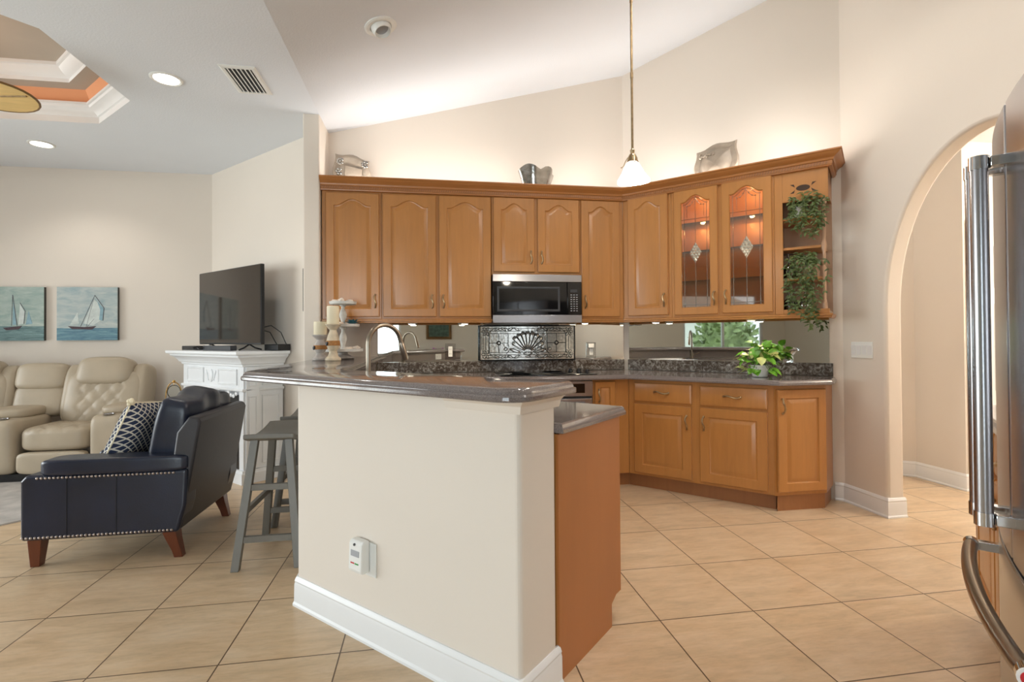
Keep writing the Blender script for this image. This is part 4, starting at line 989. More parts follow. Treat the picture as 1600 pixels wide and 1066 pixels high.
# ------------------------------------------------------------------ ornaments on top of the cabinets
def plaque(T, outline, th, bulge, rim, name, label, cat, mat, loc, tilt):
    # upright ware with pinched corners: outline in (a, z), dished front
    c = (sum(p[0] for p in outline)/len(outline), sum(p[1] for p in outline)/len(outline))
    S = lambda k, y: [(c[0]+(a-c[0])*k, y+tilt*z, z+0) if False else (c[0]+(a-c[0])*k, y-tilt*(c[1]+(z-c[1])*k-outline[0][1]), c[1]+(z-c[1])*k) for a, z in outline]
    m = MB(T); m.rings([S(.97, 0), S(1, th*.3), S(1, th*.8), S(.95, th+.004), S(.80, th+.006), S(.72, th-.002), S(.4, th+bulge*.6), S(.1, th+bulge)])
    return m
def pillow_outline(w, h, hl, hr, n=10, sag=.12):
    # four corners: bottom left, bottom right, top right (hr), top left (hl); edges bow inwards
    C = [(-w*.46, 0), (w*.44, 0), (w*.5, hr), (-w*.5, hl)]; out = []
    for i in range(4):
        a, b = Vector(C[i]), Vector(C[(i+1) % 4]); d = b-a; nn = Vector((-d.y, d.x)).normalized()
        for k in range(n):
            s = k/n; q = a+d*s+nn*(d.length*(.02+sag*(.08*math.sin(2*PI*s)-.30*math.sin(PI*s)**1)*(-1 if i in (0,) else .0)))
            q = a+d*s-nn*d.length*.055*math.sin(PI*s)*(0 if i == 0 else 1)+nn*d.length*.028*math.sin(3*PI*s)*(0 if i == 0 else 1); out.append((q.x, q.y))
    return out
ztop = 2.4405
T = frame((WV(-1.06, 4.27)), E1, -U1)
o = [(a, ztop+z) for a, z in pillow_outline(.31, .3, .285, .33)]
t = thing('decorative_platter', 'pale pillow-shaped platter with pointed corners standing on the angled cabinets', 'platter', tuple(WV(-1.06, 4.27, ztop)))
part('platter', plaque(T, o, .03, .03, .03, '', '', '', '', None, .18), 'pearl', t, smooth=40)
m = MB(T)
for k in range(14):
    a = -.115+.016*(k % 7)+random.uniform(-.006, .006); z = ztop+.245+.014*(k//7)-.10*abs(a)+random.uniform(-.01, .01); m.ball((a, .044-.18*(z-ztop), z), .009+.004*random.random(), 8, (1, .6, 1))
part('raised_flowers', m, 'pearl', t)
T = frame((-.622, 4.38, 0), (1, 0, 0), (0, -1, 0))
o = [(a, ztop+z) for a, z in pillow_outline(.275, .3, .315, .262)]
t = thing('photo_frame', 'pale frosted picture frame with raised floral corners at the left end of the cabinets', 'frame', (-.622, 4.38, ztop))
part('frame', plaque(T, o, .025, -.004, .03, '', '', '', '', None, .15), 'pearl', t, smooth=40)
m = MB(T)
for cx, cz, n in ((-.095, .245, 9), (-.10, .16, 6), (-.10, .09, 7), (.105, .225, 7)):
    for k in range(n):
        a = 2*PI*k/n; rr = .022 if k else 0; z = ztop+cz+rr*math.sin(a); m.ball((cx+rr*math.cos(a), .036-.15*(z-ztop), z), .011, 8, (1, .6, 1))
part('raised_flowers', m, 'mercury', t)
part('photo_panel', MB(T).rings([[(a, .030-.15*(z-ztop), z) for a, z in ((-.062, ztop+.06), (.085, ztop+.06), (.082, ztop+.185), (-.058, ztop+.215))], [(a, .034-.15*(z-ztop), z) for a, z in ((-.058, ztop+.064), (.081, ztop+.064), (.078, ztop+.181), (-.054, ztop+.211))]], True, True), 'pearl', t, smooth=0)
# heart-rimmed silver bowl
vx, vy = .925, 4.34
t = thing('silver_bowl', 'wavy heart-rimmed silver glass bowl with a gold-washed base on the cabinet tops', 'bowl', (vx, vy, ztop))
rim = lambda a: .245-.014*math.cos(a)-.028*math.exp(-((math.cos(a)-.15)/.22)**2)-.050*abs(math.cos(a))**8+.006*math.sin(5*a)
def bowl(scale, drop):
    loops = []
    for k in range(12):
        s = k/11; l = []
        for i in range(40):
            a = 2*PI*i/40; r = (.062+(.085)*s**.6+.010*math.sin(6*a)*s)*scale; z = ztop+.004+drop+(rim(a)-drop)*s
            l.append((vx+1.05*r*math.cos(a), vy+.62*r*math.sin(a), z))
        loops.append(l)
    return loops
m = MB(); A = bowl(1, 0); B = bowl(.93, .012); m.rings(A+B[::-1], True, True); part('bowl', m, 'mercury', t, smooth=60)
m = MB(); m.ball((vx, vy, ztop+.055), .058, 16, (1.1, .7, .9)); part('gold_core', m, 'goldwash', t)

# ------------------------------------------------------------------ things on the bar, by the column
BZ = 1.0672
def holder(x, y, prof, mat, band, ch, cr, lab, clab):
    t = thing('candle_holder', lab, 'candle holder', (x, y, BZ), 'turned candle holders on the bar')
    m = MB(); m.lathe([(r, BZ+h) for r, h in prof], (x, y, 0), 24); part('turned_stem', m, mat, t)
    m = MB(); z0, z1, r = band; m.lathe([(r, BZ+z0), (r+.003, BZ+z0+.004), (r+.003, BZ+z1-.004), (r, BZ+z1)], (x, y, 0), 24); part('jute_band', m, 'rope', t)
    m = MB()
    for k in range(5): m.leaf((x-r*.8, y-r*.7, BZ+(z0+z1)/2+.012), (-.35+.12*k, -.15, -.9+.12*k), (-.7, -.7, .1), .032, .018)
    part('feather_tuft', m, 'graphite', t)
    zt = BZ+prof[-1][1]+.0005
    c = thing('candle', clab, 'candle', (x, y, zt), 'pillar candles on the bar')
    m = MB(); m.lathe([(cr-.002, zt), (cr, zt+.003), (cr, zt+ch-.005), (cr-.004, zt+ch), (cr-.012, zt+ch-.002), (.004, zt+ch-.006)], (x, y, 0), 28); part('wax', m, 'candle', c)
    m = MB(); m.tube([(x, y, zt+ch-.008), (x+.001, y, zt+ch+.004), (x+.004, y, zt+ch+.010)], .0012, 6); part('wick', m, 'black', c)
pA = [(.055, 0), (.058, .004), (.056, .016), (.040, .026), (.030, .040), (.028, .052), (.042, .080), (.046, .095), (.042, .112), (.028, .135), (.024, .146), (.030, .152), (.040, .160), (.055, .172), (.058, .178), (.056, .182)]
holder(-.770, 3.85, pA, 'holder', (.078, .108, .045), .094, .046, 'short whitewashed candle holder with jute band, nearest the column', 'short cream pillar candle on the lower holder')
pB = [(.052, 0), (.055, .005), (.052, .018), (.036, .030), (.028, .052), (.026, .066), (.038, .088), (.044, .11), (.043, .145), (.036, .175), (.026, .20), (.023, .215), (.030, .222), (.038, .232), (.050, .246), (.054, .252), (.052, .257)]
holder(-.665, 3.75, pB, 'holder_warm', (.105, .140, .0435), .125, .042, 'taller cream-washed candle holder with jute band in front of the tiered tray', 'tall cream pillar candle on the higher holder')
tx, ty = -.645, 4.05
t = thing('tiered_tray', 'whitewashed three-tier tray holding shells on the bar', 'tray', (tx, ty, BZ))
m = MB(); m.lathe([(.075, BZ), (.085, BZ+.006), (.065, BZ+.02), (.035, BZ+.035), (.035, BZ+.055)], (tx, ty, 0), 24); part('foot', m, 'holder', t)
def plate(r, z, nm):
    m = MB(); m.lathe([(.03, z-.004), (r-.01, z-.004), (r, z), (r+.003, z+.020), (r-.004, z+.020), (r-.008, z+.006), (.005, z+.006)], (tx, ty, 0), 32); return part(nm, m, 'tray', t)
plate(.148, 1.124, 'bottom_tier'); plate(.118, 1.312, 'middle_tier'); plate(.098, 1.482, 'top_tier')
COLP = [(.028, 0), (.028, .008), (.018, .018), (.014, .035), (.026, .07), (.028, .085), (.024, .105), (.012, .135), (.014, .150), (.024, .158), (.024, .164)]
for z, k in ((1.1305, 1.07), (1.3185, .965)):
    m = MB(); m.lathe([(r, z+h*k) for r, h in COLP], (tx, ty, 0), 18); part('column', m, 'tray', t)
# shells on the tiers: a fan shell and a whelk, copied around
def fan_shell(lab, loc):
    t = thing('seashell', lab, 'seashell', loc, 'seashells on the tiered tray'); m = MB(); x, y, z = loc; n = 18
    pr = []
    for k, (q, h) in enumerate(((.1, .026), (.5, .028), (.85, .016), (1, .001))):
        pr.append([(x+q*.031*math.cos(2*PI*i/n)*(1+.08*math.cos(9*2*PI*i/n)*q), y+q*.027*math.sin(2*PI*i/n), z+h+.003*math.cos(9*2*PI*i/n)*q*(1-q)) for i in range(n)])
    pr.append([(a, b, z+.0005) for a, b, c in pr[-1]]); m.rings(pr); part('ribbed_body', m, 'shell', t); return t
def whelk(lab, loc):
    t = thing('seashell', lab, 'seashell', loc, 'seashells on the tiered tray'); m = MB(); x, y, z = loc
    m.lathe([(.001, -.034), (.008, -.024), (.016, -.006), (.019, .004), (.013, .009), (.014, .014), (.009, .018), (.009, .022), (.004, .028), (.001, .033)], (x, y, z+.0195), 14, 'x'); part('spiral_body', m, 'shell', t); return t
f0 = None; w0 = None
for i, (z, r, n, nm) in enumerate(((1.1305, .10, 6, 'bottom'), (1.3185, .075, 4, 'middle'), (1.4885, .058, 5, 'top'))):
    for k in range(n):
        a = 2*PI*k/n+.5+i-PI*.5; x, y = tx+r*math.cos(a), ty+r*math.sin(a)
        if i == 1 and math.cos(a) > .5: continue
        kind = (k+i) % 2; lab = ('fan-shaped' if kind == 0 else 'pointed spiral')+' pale seashell on the %s tier of the whitewashed tray' % nm
        if kind == 0:
            if f0 is None: f0 = fan_shell(lab, (x, y, z))
            else: copy_tree(f0, (x, y, z), lab, None, a)
        else:
            if w0 is None: w0 = whelk(lab, (x, y, z))
            else: copy_tree(w0, (x, y, z), lab, None, a)
sx, sy, sz = tx+.072, ty-.03, 1.319
t = thing('succulent', 'teal artificial succulent on the middle tier of the tray', 'plant', (sx, sy, sz)); m = MB()
for L_, n, el in ((.075, 10, .45), (.07, 9, .8), (.05, 6, 1.2)):
    for k in range(n):
        a = 2*PI*k/n+el; m.leaf((sx, sy, sz+.004), (math.cos(a)*math.cos(el), math.sin(a)*math.cos(el), math.sin(el)), (-math.cos(a)*math.sin(el), -math.sin(a)*math.sin(el), math.cos(el)), L_, .026, .1)
part('rosette', m, 'teal', t)

# ------------------------------------------------------------------ plants
def vine(lab, pot_w, pot_v, pot_z, strands, seed, front_v, zmin, pot_mat='white'):
    rnd = random.Random(seed); c = WV(pot_w, pot_v, pot_z)
    t = thing('trailing_plant', lab, 'plant', tuple(c), 'trailing vines in the open end shelf')
    m = MB(); m.lathe([(.038, pot_z), (.043, pot_z+.004), (.047, pot_z+.10), (.044, pot_z+.10), (.040, pot_z+.085), (.002, pot_z+.085)], (c.x, c.y, 0), 22); part('pot', m, pot_mat, t)
    st = MB(); lf = MB()
    for s in range(strands):
        w, v, z = pot_w, pot_v, pot_z+.09
        tw = rnd.uniform(-.53, -.36) if s % 5 else rnd.uniform(-.33, -.27); tv = front_v+rnd.uniform(-.05, .035); L = rnd.uniform(.25, 1)**.8
        if L > .72: tw = rnd.uniform(-.46, -.34)
        zend = pot_z+.05-(pot_z+.05-zmin)*L; rise = rnd.uniform(.02, .09); pts = []
        n1 = 6; n2 = max(3, int(18*L))
        for k in range(n1+1):
            q = k/n1; pts.append(WV(w+(tw-w)*q, v+(tv-v)*q, z+rise*math.sin(PI*q*.85)))
        zb = pts[-1].z
        for k in range(1, n2+1):
            q = k/n2; pts.append(WV(tw+.015*math.sin(7*q+s)+rnd.uniform(-.006, .006), tv-.012*q, zb+(zend-zb)*q))
        st.tube(pts, .0013, 5)
        for k in range(1, len(pts)):
            for side in (-1, 1):
                if rnd.random() < .25: continue
                p = pts[k]+Vector((rnd.uniform(-.006, .006),)*3); a = rnd.uniform(0, 2*PI)
                d = E1*side*rnd.uniform(.3, 1)-U1*rnd.uniform(0, .9)+Vector((0, 0, rnd.uniform(-.9, .25))); n = -U1*.8+E1*rnd.uniform(-.5, .5)+Vector((0, 0, .6))
                lf.leaf(p, d, n, rnd.uniform(.026, .042), rnd.uniform(.013, .020), .4)
    part('vine_stems', st, 'stem', t); part('foliage', lf, 'leaf_dark', t, smooth=0)
vine('dark green trailing vine in a white pot on the top open shelf', -.49, 4.29, 2.0755, 13, 3, 4.135, 1.90)
vine('longer dark green trailing vine spilling from the lower open shelf past the cabinet bottom', -.40, 4.30, 1.6385, 17, 11, 4.125, 1.26, 'maple_in')
gx, gy, gz = 2.43, 3.47, .9145; rnd = random.Random(5)
t = thing('potted_pothos', 'lime and cream variegated pothos in a white pot on the worktop', 'plant', (gx, gy, gz))
m = MB(); m.lathe([(.045, gz), (.052, gz+.004), (.066, gz+.085), (.068, gz+.09), (.062, gz+.09), (.055, gz+.075), (.002, gz+.075)], (gx, gy, 0), 24); part('pot', m, 'white', t)
st = MB(); lg = MB(); lp = MB(); ld = MB()
for k in range(92):
    a = rnd.uniform(0, 2*PI); el = rnd.uniform(-.1, 1.5); r = rnd.uniform(.06, .115)+.075*math.sin(max(0, el))*rnd.random()
    c = Vector((gx, gy, gz+.085)); d = Vector((math.cos(a)*math.cos(el), math.sin(a)*math.cos(el), math.sin(el)))
    tip = c+d*r; tip.z = max(tip.z-(.05 if el < .35 else 0), gz+.055)
    st.tube([c, c+d*r*.5+Vector((0, 0, .02)), tip], .0018, 5)
    q = Vector((d.x+rnd.uniform(-.4, .4), d.y+rnd.uniform(-.4, .4), rnd.uniform(-.55, .45))); nrm = Vector((d.x*.8, d.y*.8-.25, .9))
    (lp if rnd.random() < .22 else lg).leaf(tip, q, nrm, rnd.uniform(.065, .095), rnd.uniform(.052, .072), .3)
part('stems', st, 'stem', t); part('green_leaves', lg, 'leaf_lime', t, smooth=0); part('pale_leaves', lp, 'leaf_pale', t, label='cream-yellow leaves', smooth=0)

# inverted stemware in the open shelf
def glass(lab, w, v, z):
    c = WV(w, v, z); t = thing('wine_glass', lab, 'glass', tuple(c), 'upside-down stemware in the open shelf')
    m = MB(); m.lathe([(.034, 0), (.044, .03), (.046, .055), (.038, .08), (.018, .094), (.005, .10), (.0042, .165), (.006, .172), (.034, .177), (.034, .180), (.004, .182), (.0025, .165), (.002, .108), (.015, .091), (.035, .077), (.0435, .055), (.042, .03), (.0325, 0)], (c.x, c.y, z), 24); part('glass_body', m, 'ware', t); return t
g = glass('upside-down wine glass at the front left of the third shelf', -.548, 4.255, 1.6385)
for lab, w, v, z in (('upside-down wine glass at the back left of the third shelf', -.545, 4.37, 1.6385), ('upside-down wine glass at the front left of the lowest compartment', -.548, 4.255, 1.3955), ('upside-down wine glass at the back left of the lowest compartment', -.545, 4.37, 1.3955), ('upside-down wine glass mid-front of the lowest compartment, behind the vine', -.445, 4.26, 1.3955)):
    copy_tree(g, tuple(WV(w, v, z)), lab)

# ------------------------------------------------------------------ bar stools
def stool(lab, x, y):
    t = thing('bar_stool', lab, 'stool', (x, y, 0), 'saddle-seat bar stools')
    hx, hy, zt = .135, .235, .715; m = MB(); loops = []
    for k in range(15):      # saddle: dips along its length, ends curve up
        s = -1+2*k/14; z = zt-.035+.035*s*s; l = []
        for i in range(11):
            q = -1+2*i/10; l.append((x+hx*q*(1-.05*s*s), y+hy*s, z-.004*q*q))
        l += [(x+hx*q*(1-.05*s*s), y+hy*s, z-.040+.010*abs(s)) for q in [1-.2*i for i in range(11)]]
        loops.append(l)
    m.rings(loops); part('seat', m, 'stool', t, smooth=40, bevel=.005)
    ft = {}
    for sx in (-1, 1):
        for sy in (-1, 1):
            top = Vector((x+sx*.088, y+sy*.165, .672)); bot = Vector((x+sx*.158, y+sy*.258, 0)); ft[sx, sy] = (top, bot)
            d = (top-bot); l = []
            for z in (0.0, .676):
                p = bot+d*(z/.672); l.append([(p.x+a*.020, p.y+b*.018, z+(0 if z == 0 else .0)) for a, b in ((-1, -1), (1, -1), (1, 1), (-1, 1))])
            part('leg', MB().rings(l), 'stool', t, smooth=0, bevel=.002)
    at = lambda sx, sy, z: ft[sx, sy][1]+(ft[sx, sy][0]-ft[sx, sy][1])*(z/.672)
    for sy in (-1, 1):
        for z in (.155, .42): part('stretcher', MB().beam(at(-1, sy, z), at(1, sy, z), .022, .032), 'stool', t, smooth=0)
    for sx in (-1, 1): part('side_stretcher', MB().beam(at(sx, -1, .29), at(sx, 1, .29), .020, .030), 'stool', t, smooth=0)
    return t
s1 = stool('grey-washed saddle bar stool nearest the camera at the left of the bar', -.855, 3.165)
copy_tree(s1, (-.84, 3.80, 0), 'second grey-washed saddle bar stool, half hidden behind the first')

# ------------------------------------------------------------------ leather armchair
t = thing('armchair', 'navy leather armchair with nailhead trim and its back to the stools', 'armchair', (-1.77, 3.5, 0))
def arm(y0, y1):
    m = MB(); o = [(-2.155, .15), (-1.385, .15), (-1.345, .30), (-1.335, .50), (-2.13, .50), (-2.155, .47)]
    m.prism([(x, y0, z) for x, z in o], (0, y1-y0, 0)); a = part('arm', m, 'navy', t, smooth=0, bevel=.018, seg=4)
    yc, hy = (y0+y1)/2, (y1-y0)/2
    m = MB(); m.rbox((-1.70, yc, .536), (.365, hy+.012, .044), 8, 12); part('arm_pad', m, 'navy', a, smooth=60)
    m = MB(); ys = y0-.002 if y0 < 3.4 else y1+.002
    for k in range(37): m.ball((-2.14+k*.0202, ys, .168), .0075, 8)
    part('nailhead_trim', m, 'nail', a); m = MB()
    for k in range(34): m.ball((-2.07+k*.0202, ys, .484), .0075, 8)
    part('nailhead_trim', m, 'nail', a)
    m = MB()
    for x in (-1.93, -1.69): m.box(x-.0012, x+.0012, ys-.0005, ys+.0025, .175, .485)
    part('seam', m, 'black', a, smooth=0)
arm(3.115, 3.255); arm(3.755, 3.895)
part('seat_base', MB().box(-2.12, -1.42, 3.257, 3.753, .155, .30), 'navy', t, bevel=.012)
m = MB(); m.rbox((-1.80, 3.505, .375), (.345, .246, .085), 6, 10, lambda p, a: (p.x, p.y, p.z+.02*(1-a[0]**2)*(1-a[1]**2)*(1 if a[2] > 0 else 0))); part('seat_cushion', m, 'navy', t, smooth=60)
m = MB(); o = [(-1.435, .16), (-1.375, .16), (-1.275, .755), (-1.29, .785), (-1.335, .79), (-1.40, .70), (-1.45, .32)]
m.prism([(x, 3.135, z) for x, z in o], (0, .74, 0)); part('back_frame', m, 'navy_back', t, smooth=25, bevel=.014, seg=3)
Rb = Matrix.Rotation(math.radians(13), 3, 'Y')
def cw(p, a):
    return (p.x*(1-.25*max(0, a[2])**2)+.012*math.sin(9*a[1])*a[2], p.y*(1+.03*a[2]), p.z+.02*math.cos(5*a[1])*(1 if a[2] > .5 else 0))
m = MB(); m.rbox((-1.475, 3.505, .665), (.110, .305, .245), 6, 16, cw, Rb); part('back_cushion', m, 'navy', t, smooth=60)
for y, sy in ((3.17, -1), (3.84, 1)):
    m = MB(); m.rings([[(x+a*h, y+b*h, z) for a, b in ((-1, -1), (1, -1), (1, 1), (-1, 1))] for x, h, z in ((-2.105, .022, 0), (-2.10, .034, .152))]); part('leg', m, 'dkleg', t, smooth=0, bevel=.003)
    m = MB(); m.rings([[(x+a*h, y+b*h, z) for a, b in ((-1, -1), (1, -1), (1, 1), (-1, 1))] for x, h, z in ((-1.395, .022, 0), (-1.405, .024, .04), (-1.425, .030, .10), (-1.44, .036, .155))]); part('leg', m, 'dkleg', t, smooth=30, bevel=.003)
# throw pillow leaning on the back cushion
pc = Vector((-1.725, 3.44, .655)); Rp = Matrix.Rotation(math.radians(24), 3, 'Y') @ Matrix.Rotation(math.radians(-12), 3, 'Z')
t = thing('throw_pillow', 'navy and white lattice pillow with tasselled corners on the armchair', 'pillow', tuple(pc))
def pw(p, a):
    k = (1-a[1]**6)*(1-a[2]**6); return (p.x*max(.06, k), p.y*(1+.05*abs(a[2])**3), p.z*(1+.05*abs(a[1])**3))
m = MB(); m.rbox((0, 0, 0), (.075, .205, .205), 12, 16, pw, Rp); m.v = [v+pc for v in m.v]; part('cover', m, 'pillow', t, smooth=60)
m = MB(); q = .208; ring = [(0, -q, -q), (0, 0, -q*.97), (0, q, -q), (0, q*.97, 0), (0, q, q), (0, 0, q*.97), (0, -q, q), (0, -q*.97, 0), (0, -q, -q)]; m.tube([pc+Rp @ Vector(p) for p in ring], .005, 8); part('piping', m, 'candle', t)
for sy, sz in ((-1, 1), (1, 1), (-1, -1), (1, -1)):
    m = MB(); c = pc+Rp @ Vector((0, sy*.212, sz*.212))
    for k in range(7): m.ball(c+Vector((random.uniform(-.012, .012), random.uniform(-.012, .012), random.uniform(-.012, .012))), .013, 8)
    part('tassel', m, 'candle', t)

# ------------------------------------------------------------------ reclining sofa
t = thing('recliner_sofa', 'taupe leather reclining sofa with console against the far wall', 'sofa', (-3.7, 5.35, 0))
XA = [(-2.935, -2.675), (-3.50, -2.945), (-3.90, -3.51), (-4.465, -3.91), (-4.735, -4.475)]
def cushion(name, x0, x1, y0, y1, z0, z1, e=6, n=10, warp=None, R=None, parent=None):
    m = MB(); m.rbox(((x0+x1)/2, (y0+y1)/2, (z0+z1)/2), ((x1-x0)/2, (y1-y0)/2, (z1-z0)/2), e, n, warp, R); return part(name, m, 'taupe', parent or t, smooth=70)
Rt = Matrix.Rotation(math.radians(-14), 3, 'X')
def quilt(amp, axis):     # diamond stitching on the top (axis 2) or front (axis 1) face
    def f(p, a):
        if axis == 2 and a[2] > .55 or axis == 1 and a[1] < -.55:
            u, v = (p.x, p.y) if axis == 2 else (p.x, p.z); k = 2*PI/.13
            if abs(u) < .21:
                s = min(abs(math.sin((u+v*.8)*k/2)), abs(math.sin((u-v*.8)*k/2))); d = amp*(min(1, s*2.2)-1)*min(1, (.21-abs(u))*20)
                return (p.x, p.y, p.z+d) if axis == 2 else (p.x, p.y-d, p.z)
        return p
    return f
for i in (1, 3):
    x0, x1 = XA[i]
    cushion('seat', x0, x1, 5.00, 5.56, .255, .475, 5, 30, quilt(.013, 2)); cushion('footrest', x0+.01, x1-.01, 4.985, 5.08, .075, .262, 6, 8)
    bx0, bx1 = (x0+.09, x1+.205) if i == 1 else (x0-.08, x1+.05)
    b = cushion('backrest', bx0, bx1, 5.40, 5.63, .40, .93, 4.5, 34, quilt(.016, 1), Rt)
    cushion('headrest', bx0+.09, bx1-.10, 5.43, 5.66, .775, 1.055, 4, 12, lambda p, a: (p.x*(1-.06*a[2]), p.y, p.z), Rt, b)
    for sx, xx in ((-1, bx0+.05), (1, bx1-.05)): cushion('back_wing', xx-.075, xx+.075, 5.44, 5.70, .42, .985, 4, 10, lambda p, a, sx=sx: (p.x-sx*.03*a[2]*0, p.y, p.z), Rt, b)
for i in (0, 4):
    x0, x1 = XA[i]
    a = cushion('arm', x0, x1, 4.99, 5.66, .07, .565, 9, 12); cushion('arm_pad', x0-.005, x1+.01, 5.12, 5.64, .55, .635, 4, 10, None, None, a)
    m = MB(); m.lathe([(.040, .563), (.046, .570), (.038, .571), (.036, .566), (.001, .565)], ((x0+x1)/2, 5.06, 0), 20); part('cup_holder', m, 'steel', a)
x0, x1 = XA[2]
c = cushion('console', x0, x1, 4.99, 5.50, .07, .545, 9, 12); cushion('console_lid', x0+.02, x1-.02, 5.14, 5.52, .53, .625, 4, 10, None, None, c)
for dx in (-.08, .08):
    m = MB(); m.lathe([(.036, .543), (.042, .551), (.034, .552), (.032, .546), (.001, .5455)], ((x0+x1)/2+dx, 5.065, 0), 20); part('cup_holder', m, 'steel', c)
cb = cushion('console_back', x0+.05, x1+.10, 5.44, 5.64, .50, .80, 4.5, 12, None, Rt); cushion('console_headrest', x0+.05, x1+.10, 5.47, 5.69, .735, 1.0, 4.5, 12, None, Rt, cb)
part('plinth', MB().box(-4.72, -2.70, 5.03, 5.60, .012, .075), 'black', t)
m = MB(); rp = [tuple(WV(-4.73, 1.35))[:2], tuple(WV(-4.73, -1.3))[:2], tuple(WV(-6.5, -1.3))[:2], tuple(WV(-6.5, 1.35))[:2]]
one('area_rug', 'grey patterned rug on the tile in front of the recliner sofa', 'rug', slab(MB(), rp[::-1], [(0, .0005), (0, .009), (-.004, .011)]), 'rug', tuple(WV(-5.6, 0)), smooth=0)

# ------------------------------------------------------------------ paintings
def sail(m, pts, y): m.prism([(a, y, z) for a, z in pts], (0, .0012, 0))
def painting(lab, x0, w, z0, h, mat, kind):
    T = frame((x0, 5.845, z0), (1, 0, 0), (0, 1, 0)); t = thing('sailboat_painting', lab, 'painting', (x0+w/2, 5.86, z0), 'sailboat canvases on the far wall')
    part('canvas', MB(T).box(0, w, 0, .004, 0, h), mat, t, smooth=0); part('stretcher_edge', MB(T).box(0, w, .0041, .033, 0, h), 'edge_dk', t, smooth=0)
    S = MB(T); B = MB(T); K = MB(T); H = MB(T)
    def line(p, q, r=.002): K.tube([(p[0], -.001, p[1]), ((p[0]+q[0])/2, -.001, (p[1]+q[1])/2), (q[0], -.001, q[1])], r, 5)
    if kind == 0:
        H.prism([(a, -.0025, z) for a, z in ((.10, .145), (.14, .115), (.32, .11), (.36, .145), (.25, .135))], (0, .002, 0))
        line((.215, .14), (.345, .46)); line((.265, .13), (.335, .42), .0015); line((.27, .13), (.34, .22), .0015); line((.345, .46), (.43, .33), .003); line((.43, .33), (.42, .20), .003)
        sail(S, ((.245, .17), (.335, .42), (.40, .36), (.41, .21), (.33, .15)), -.0014); sail(B, ((.37, .39), (.425, .33), (.415, .20), (.385, .21), (.395, .31)), -.0022); sail(S, ((.12, .16), (.19, .29), (.20, .17)), -.0014)
    else:
        H.prism([(a, -.0025, z) for a, z in ((w-.36, .13), (w-.33, .105), (w-.22, .115), (w-.19, .15), (w-.27, .14))], (0, .002, 0))
        line((w-.285, .15), (w-.275, .46)); line((w-.275, .46), (w-.235, .15), .0025); line((w-.21, .38), (w-.165, .30), .0025); line((w-.165, .30), (w-.175, .17), .0025); line((w-.42, .16), (w-.42, .30), .0015)
        sail(B, ((w-.275, .16), (w-.268, .42), (w-.243, .16)), -.0014); sail(S, ((w-.225, .16), (w-.21, .37), (w-.17, .29), (w-.18, .17)), -.0014); sail(B, ((w-.16, .16), (w-.135, .30), (w-.10, .17)), -.0014); sail(S, ((w-.53, .16), (w-.50, .36), (w-.44, .17)), -.0014)
    c = part('painted_sail', S, 'sail', t, smooth=0); part('painted_blue_sail', B, 'sail_blue', t, smooth=0); part('painted_rigging', K, 'ink', t); part('painted_hull', H, 'hull', t, smooth=0)
painting('square sailboat canvas with one leaning boat, nearer the fireplace', -3.715, .553, 1.222, .543, 'canvas_b', 0)
painting('sailboat canvas with several upright boats at the left picture edge', -4.39, .56, 1.222, .540, 'canvas_a', 1)

# ------------------------------------------------------------------ corner fireplace, television, media boxes
TFP = frame(U1*2.18, E1, U1); L0, L1, DP = -5.53, -4.37, .355
t = thing('fireplace', 'white carved mantel fireplace set across the corner', 'fireplace', tuple(WV(-4.95, 2.35)))
m = MB(TFP); m.box(L0, L0+.10, 0, DP, .11, 1.0); m.box(L1-.075, L1, 0, DP, .11, 1.0); m.box(L0+.10, L1-.075, 0, DP, .78, 1.0); m.box(L0+.10, L1-.075, .10, DP, .11, .78); part('surround', m, 'mantel', t, bevel=.004)
q = lambda w, b: tuple(WV(w, 2.18+b))[:2]
MP = [q(L0, DP), q(L0, 0), q(L1, 0), q(L1, DP)]
part('mantel_shelf', sweep(MB(), MP, [(-.10, .985), (.004, .985), (.012, .990), (.014, 1.005), (.03, 1.012), (.035, 1.025), (.05, 1.045), (.075, 1.065), (.085, 1.07), (.088, 1.085), (.11, 1.09), (.115, 1.098), (.115, 1.118), (-.10, 1.12)]), 'mantel', t, smooth=30)
m = MB(TFP); m.prism([(L0, 0, 1.118), (L1, 0, 1.118), (L1, DP, 1.118), (L0, DP, 1.118)], (0, 0, .0025)); part('mantel_top', m, 'mantel', t, smooth=0)
part('plinth', sweep(MB(), MP, [(-.03, 0), (.03, 0), (.03, .085), (.02, .095), (.016, .11), (-.03, .11)]), 'mantel', t, smooth=30)
part('frieze_molding', sweep(MB(), MP, [(-.004, .775), (.010, .775), (.016, .785), (.016, .795), (.008, .80), (-.004, .80)]), 'mantel', t, smooth=30)
m = MB(TFP)
def fpanel(T_, mm, a0, a1, z0, z1, y=-.001):
    L = lambda i, yy: [(a0+i, yy, z0+i), (a1-i, yy, z0+i), (a1-i, yy, z1-i), (a0+i, yy, z1-i)]
    mm.rings([L(0, y), L(.004, y-.009), (L(.012, y-.009)), L(.018, y-.002)], False, True)
for a0, a1 in ((L0+.10, L0+.44), (L1-.44, L1-.10)):
    m = MB(TFP); fpanel(TFP, m, a0, a1, .825, .965); part('frieze_panel', m, 'mantel', t, smooth=0)
m = MB(TFP); m.ball(((L0+L1)/2, -.003, .895), .06, 16, (.7, .22, 1))
for sx in (-1, 1):
    for k in range(5): m.ball(((L0+L1)/2+sx*(.05+.010*k), -.002, .86+.018*k), .014, 8, (.6, .5, 1))
part('oval_medallion', m, 'mantel', t)
m = MB(TFP)
for k in range(21):
    x = L0+.14+k*(L1-L0-.26)/20; m.ball((x, -.002, .745+.015*math.sin(k*1.6)), .022, 8, (1, .35, .8))
part('carved_garland', m, 'mantel', t)
TSD = frame(WV(L1, 2.18), U1, E1)
m = MB(TSD)
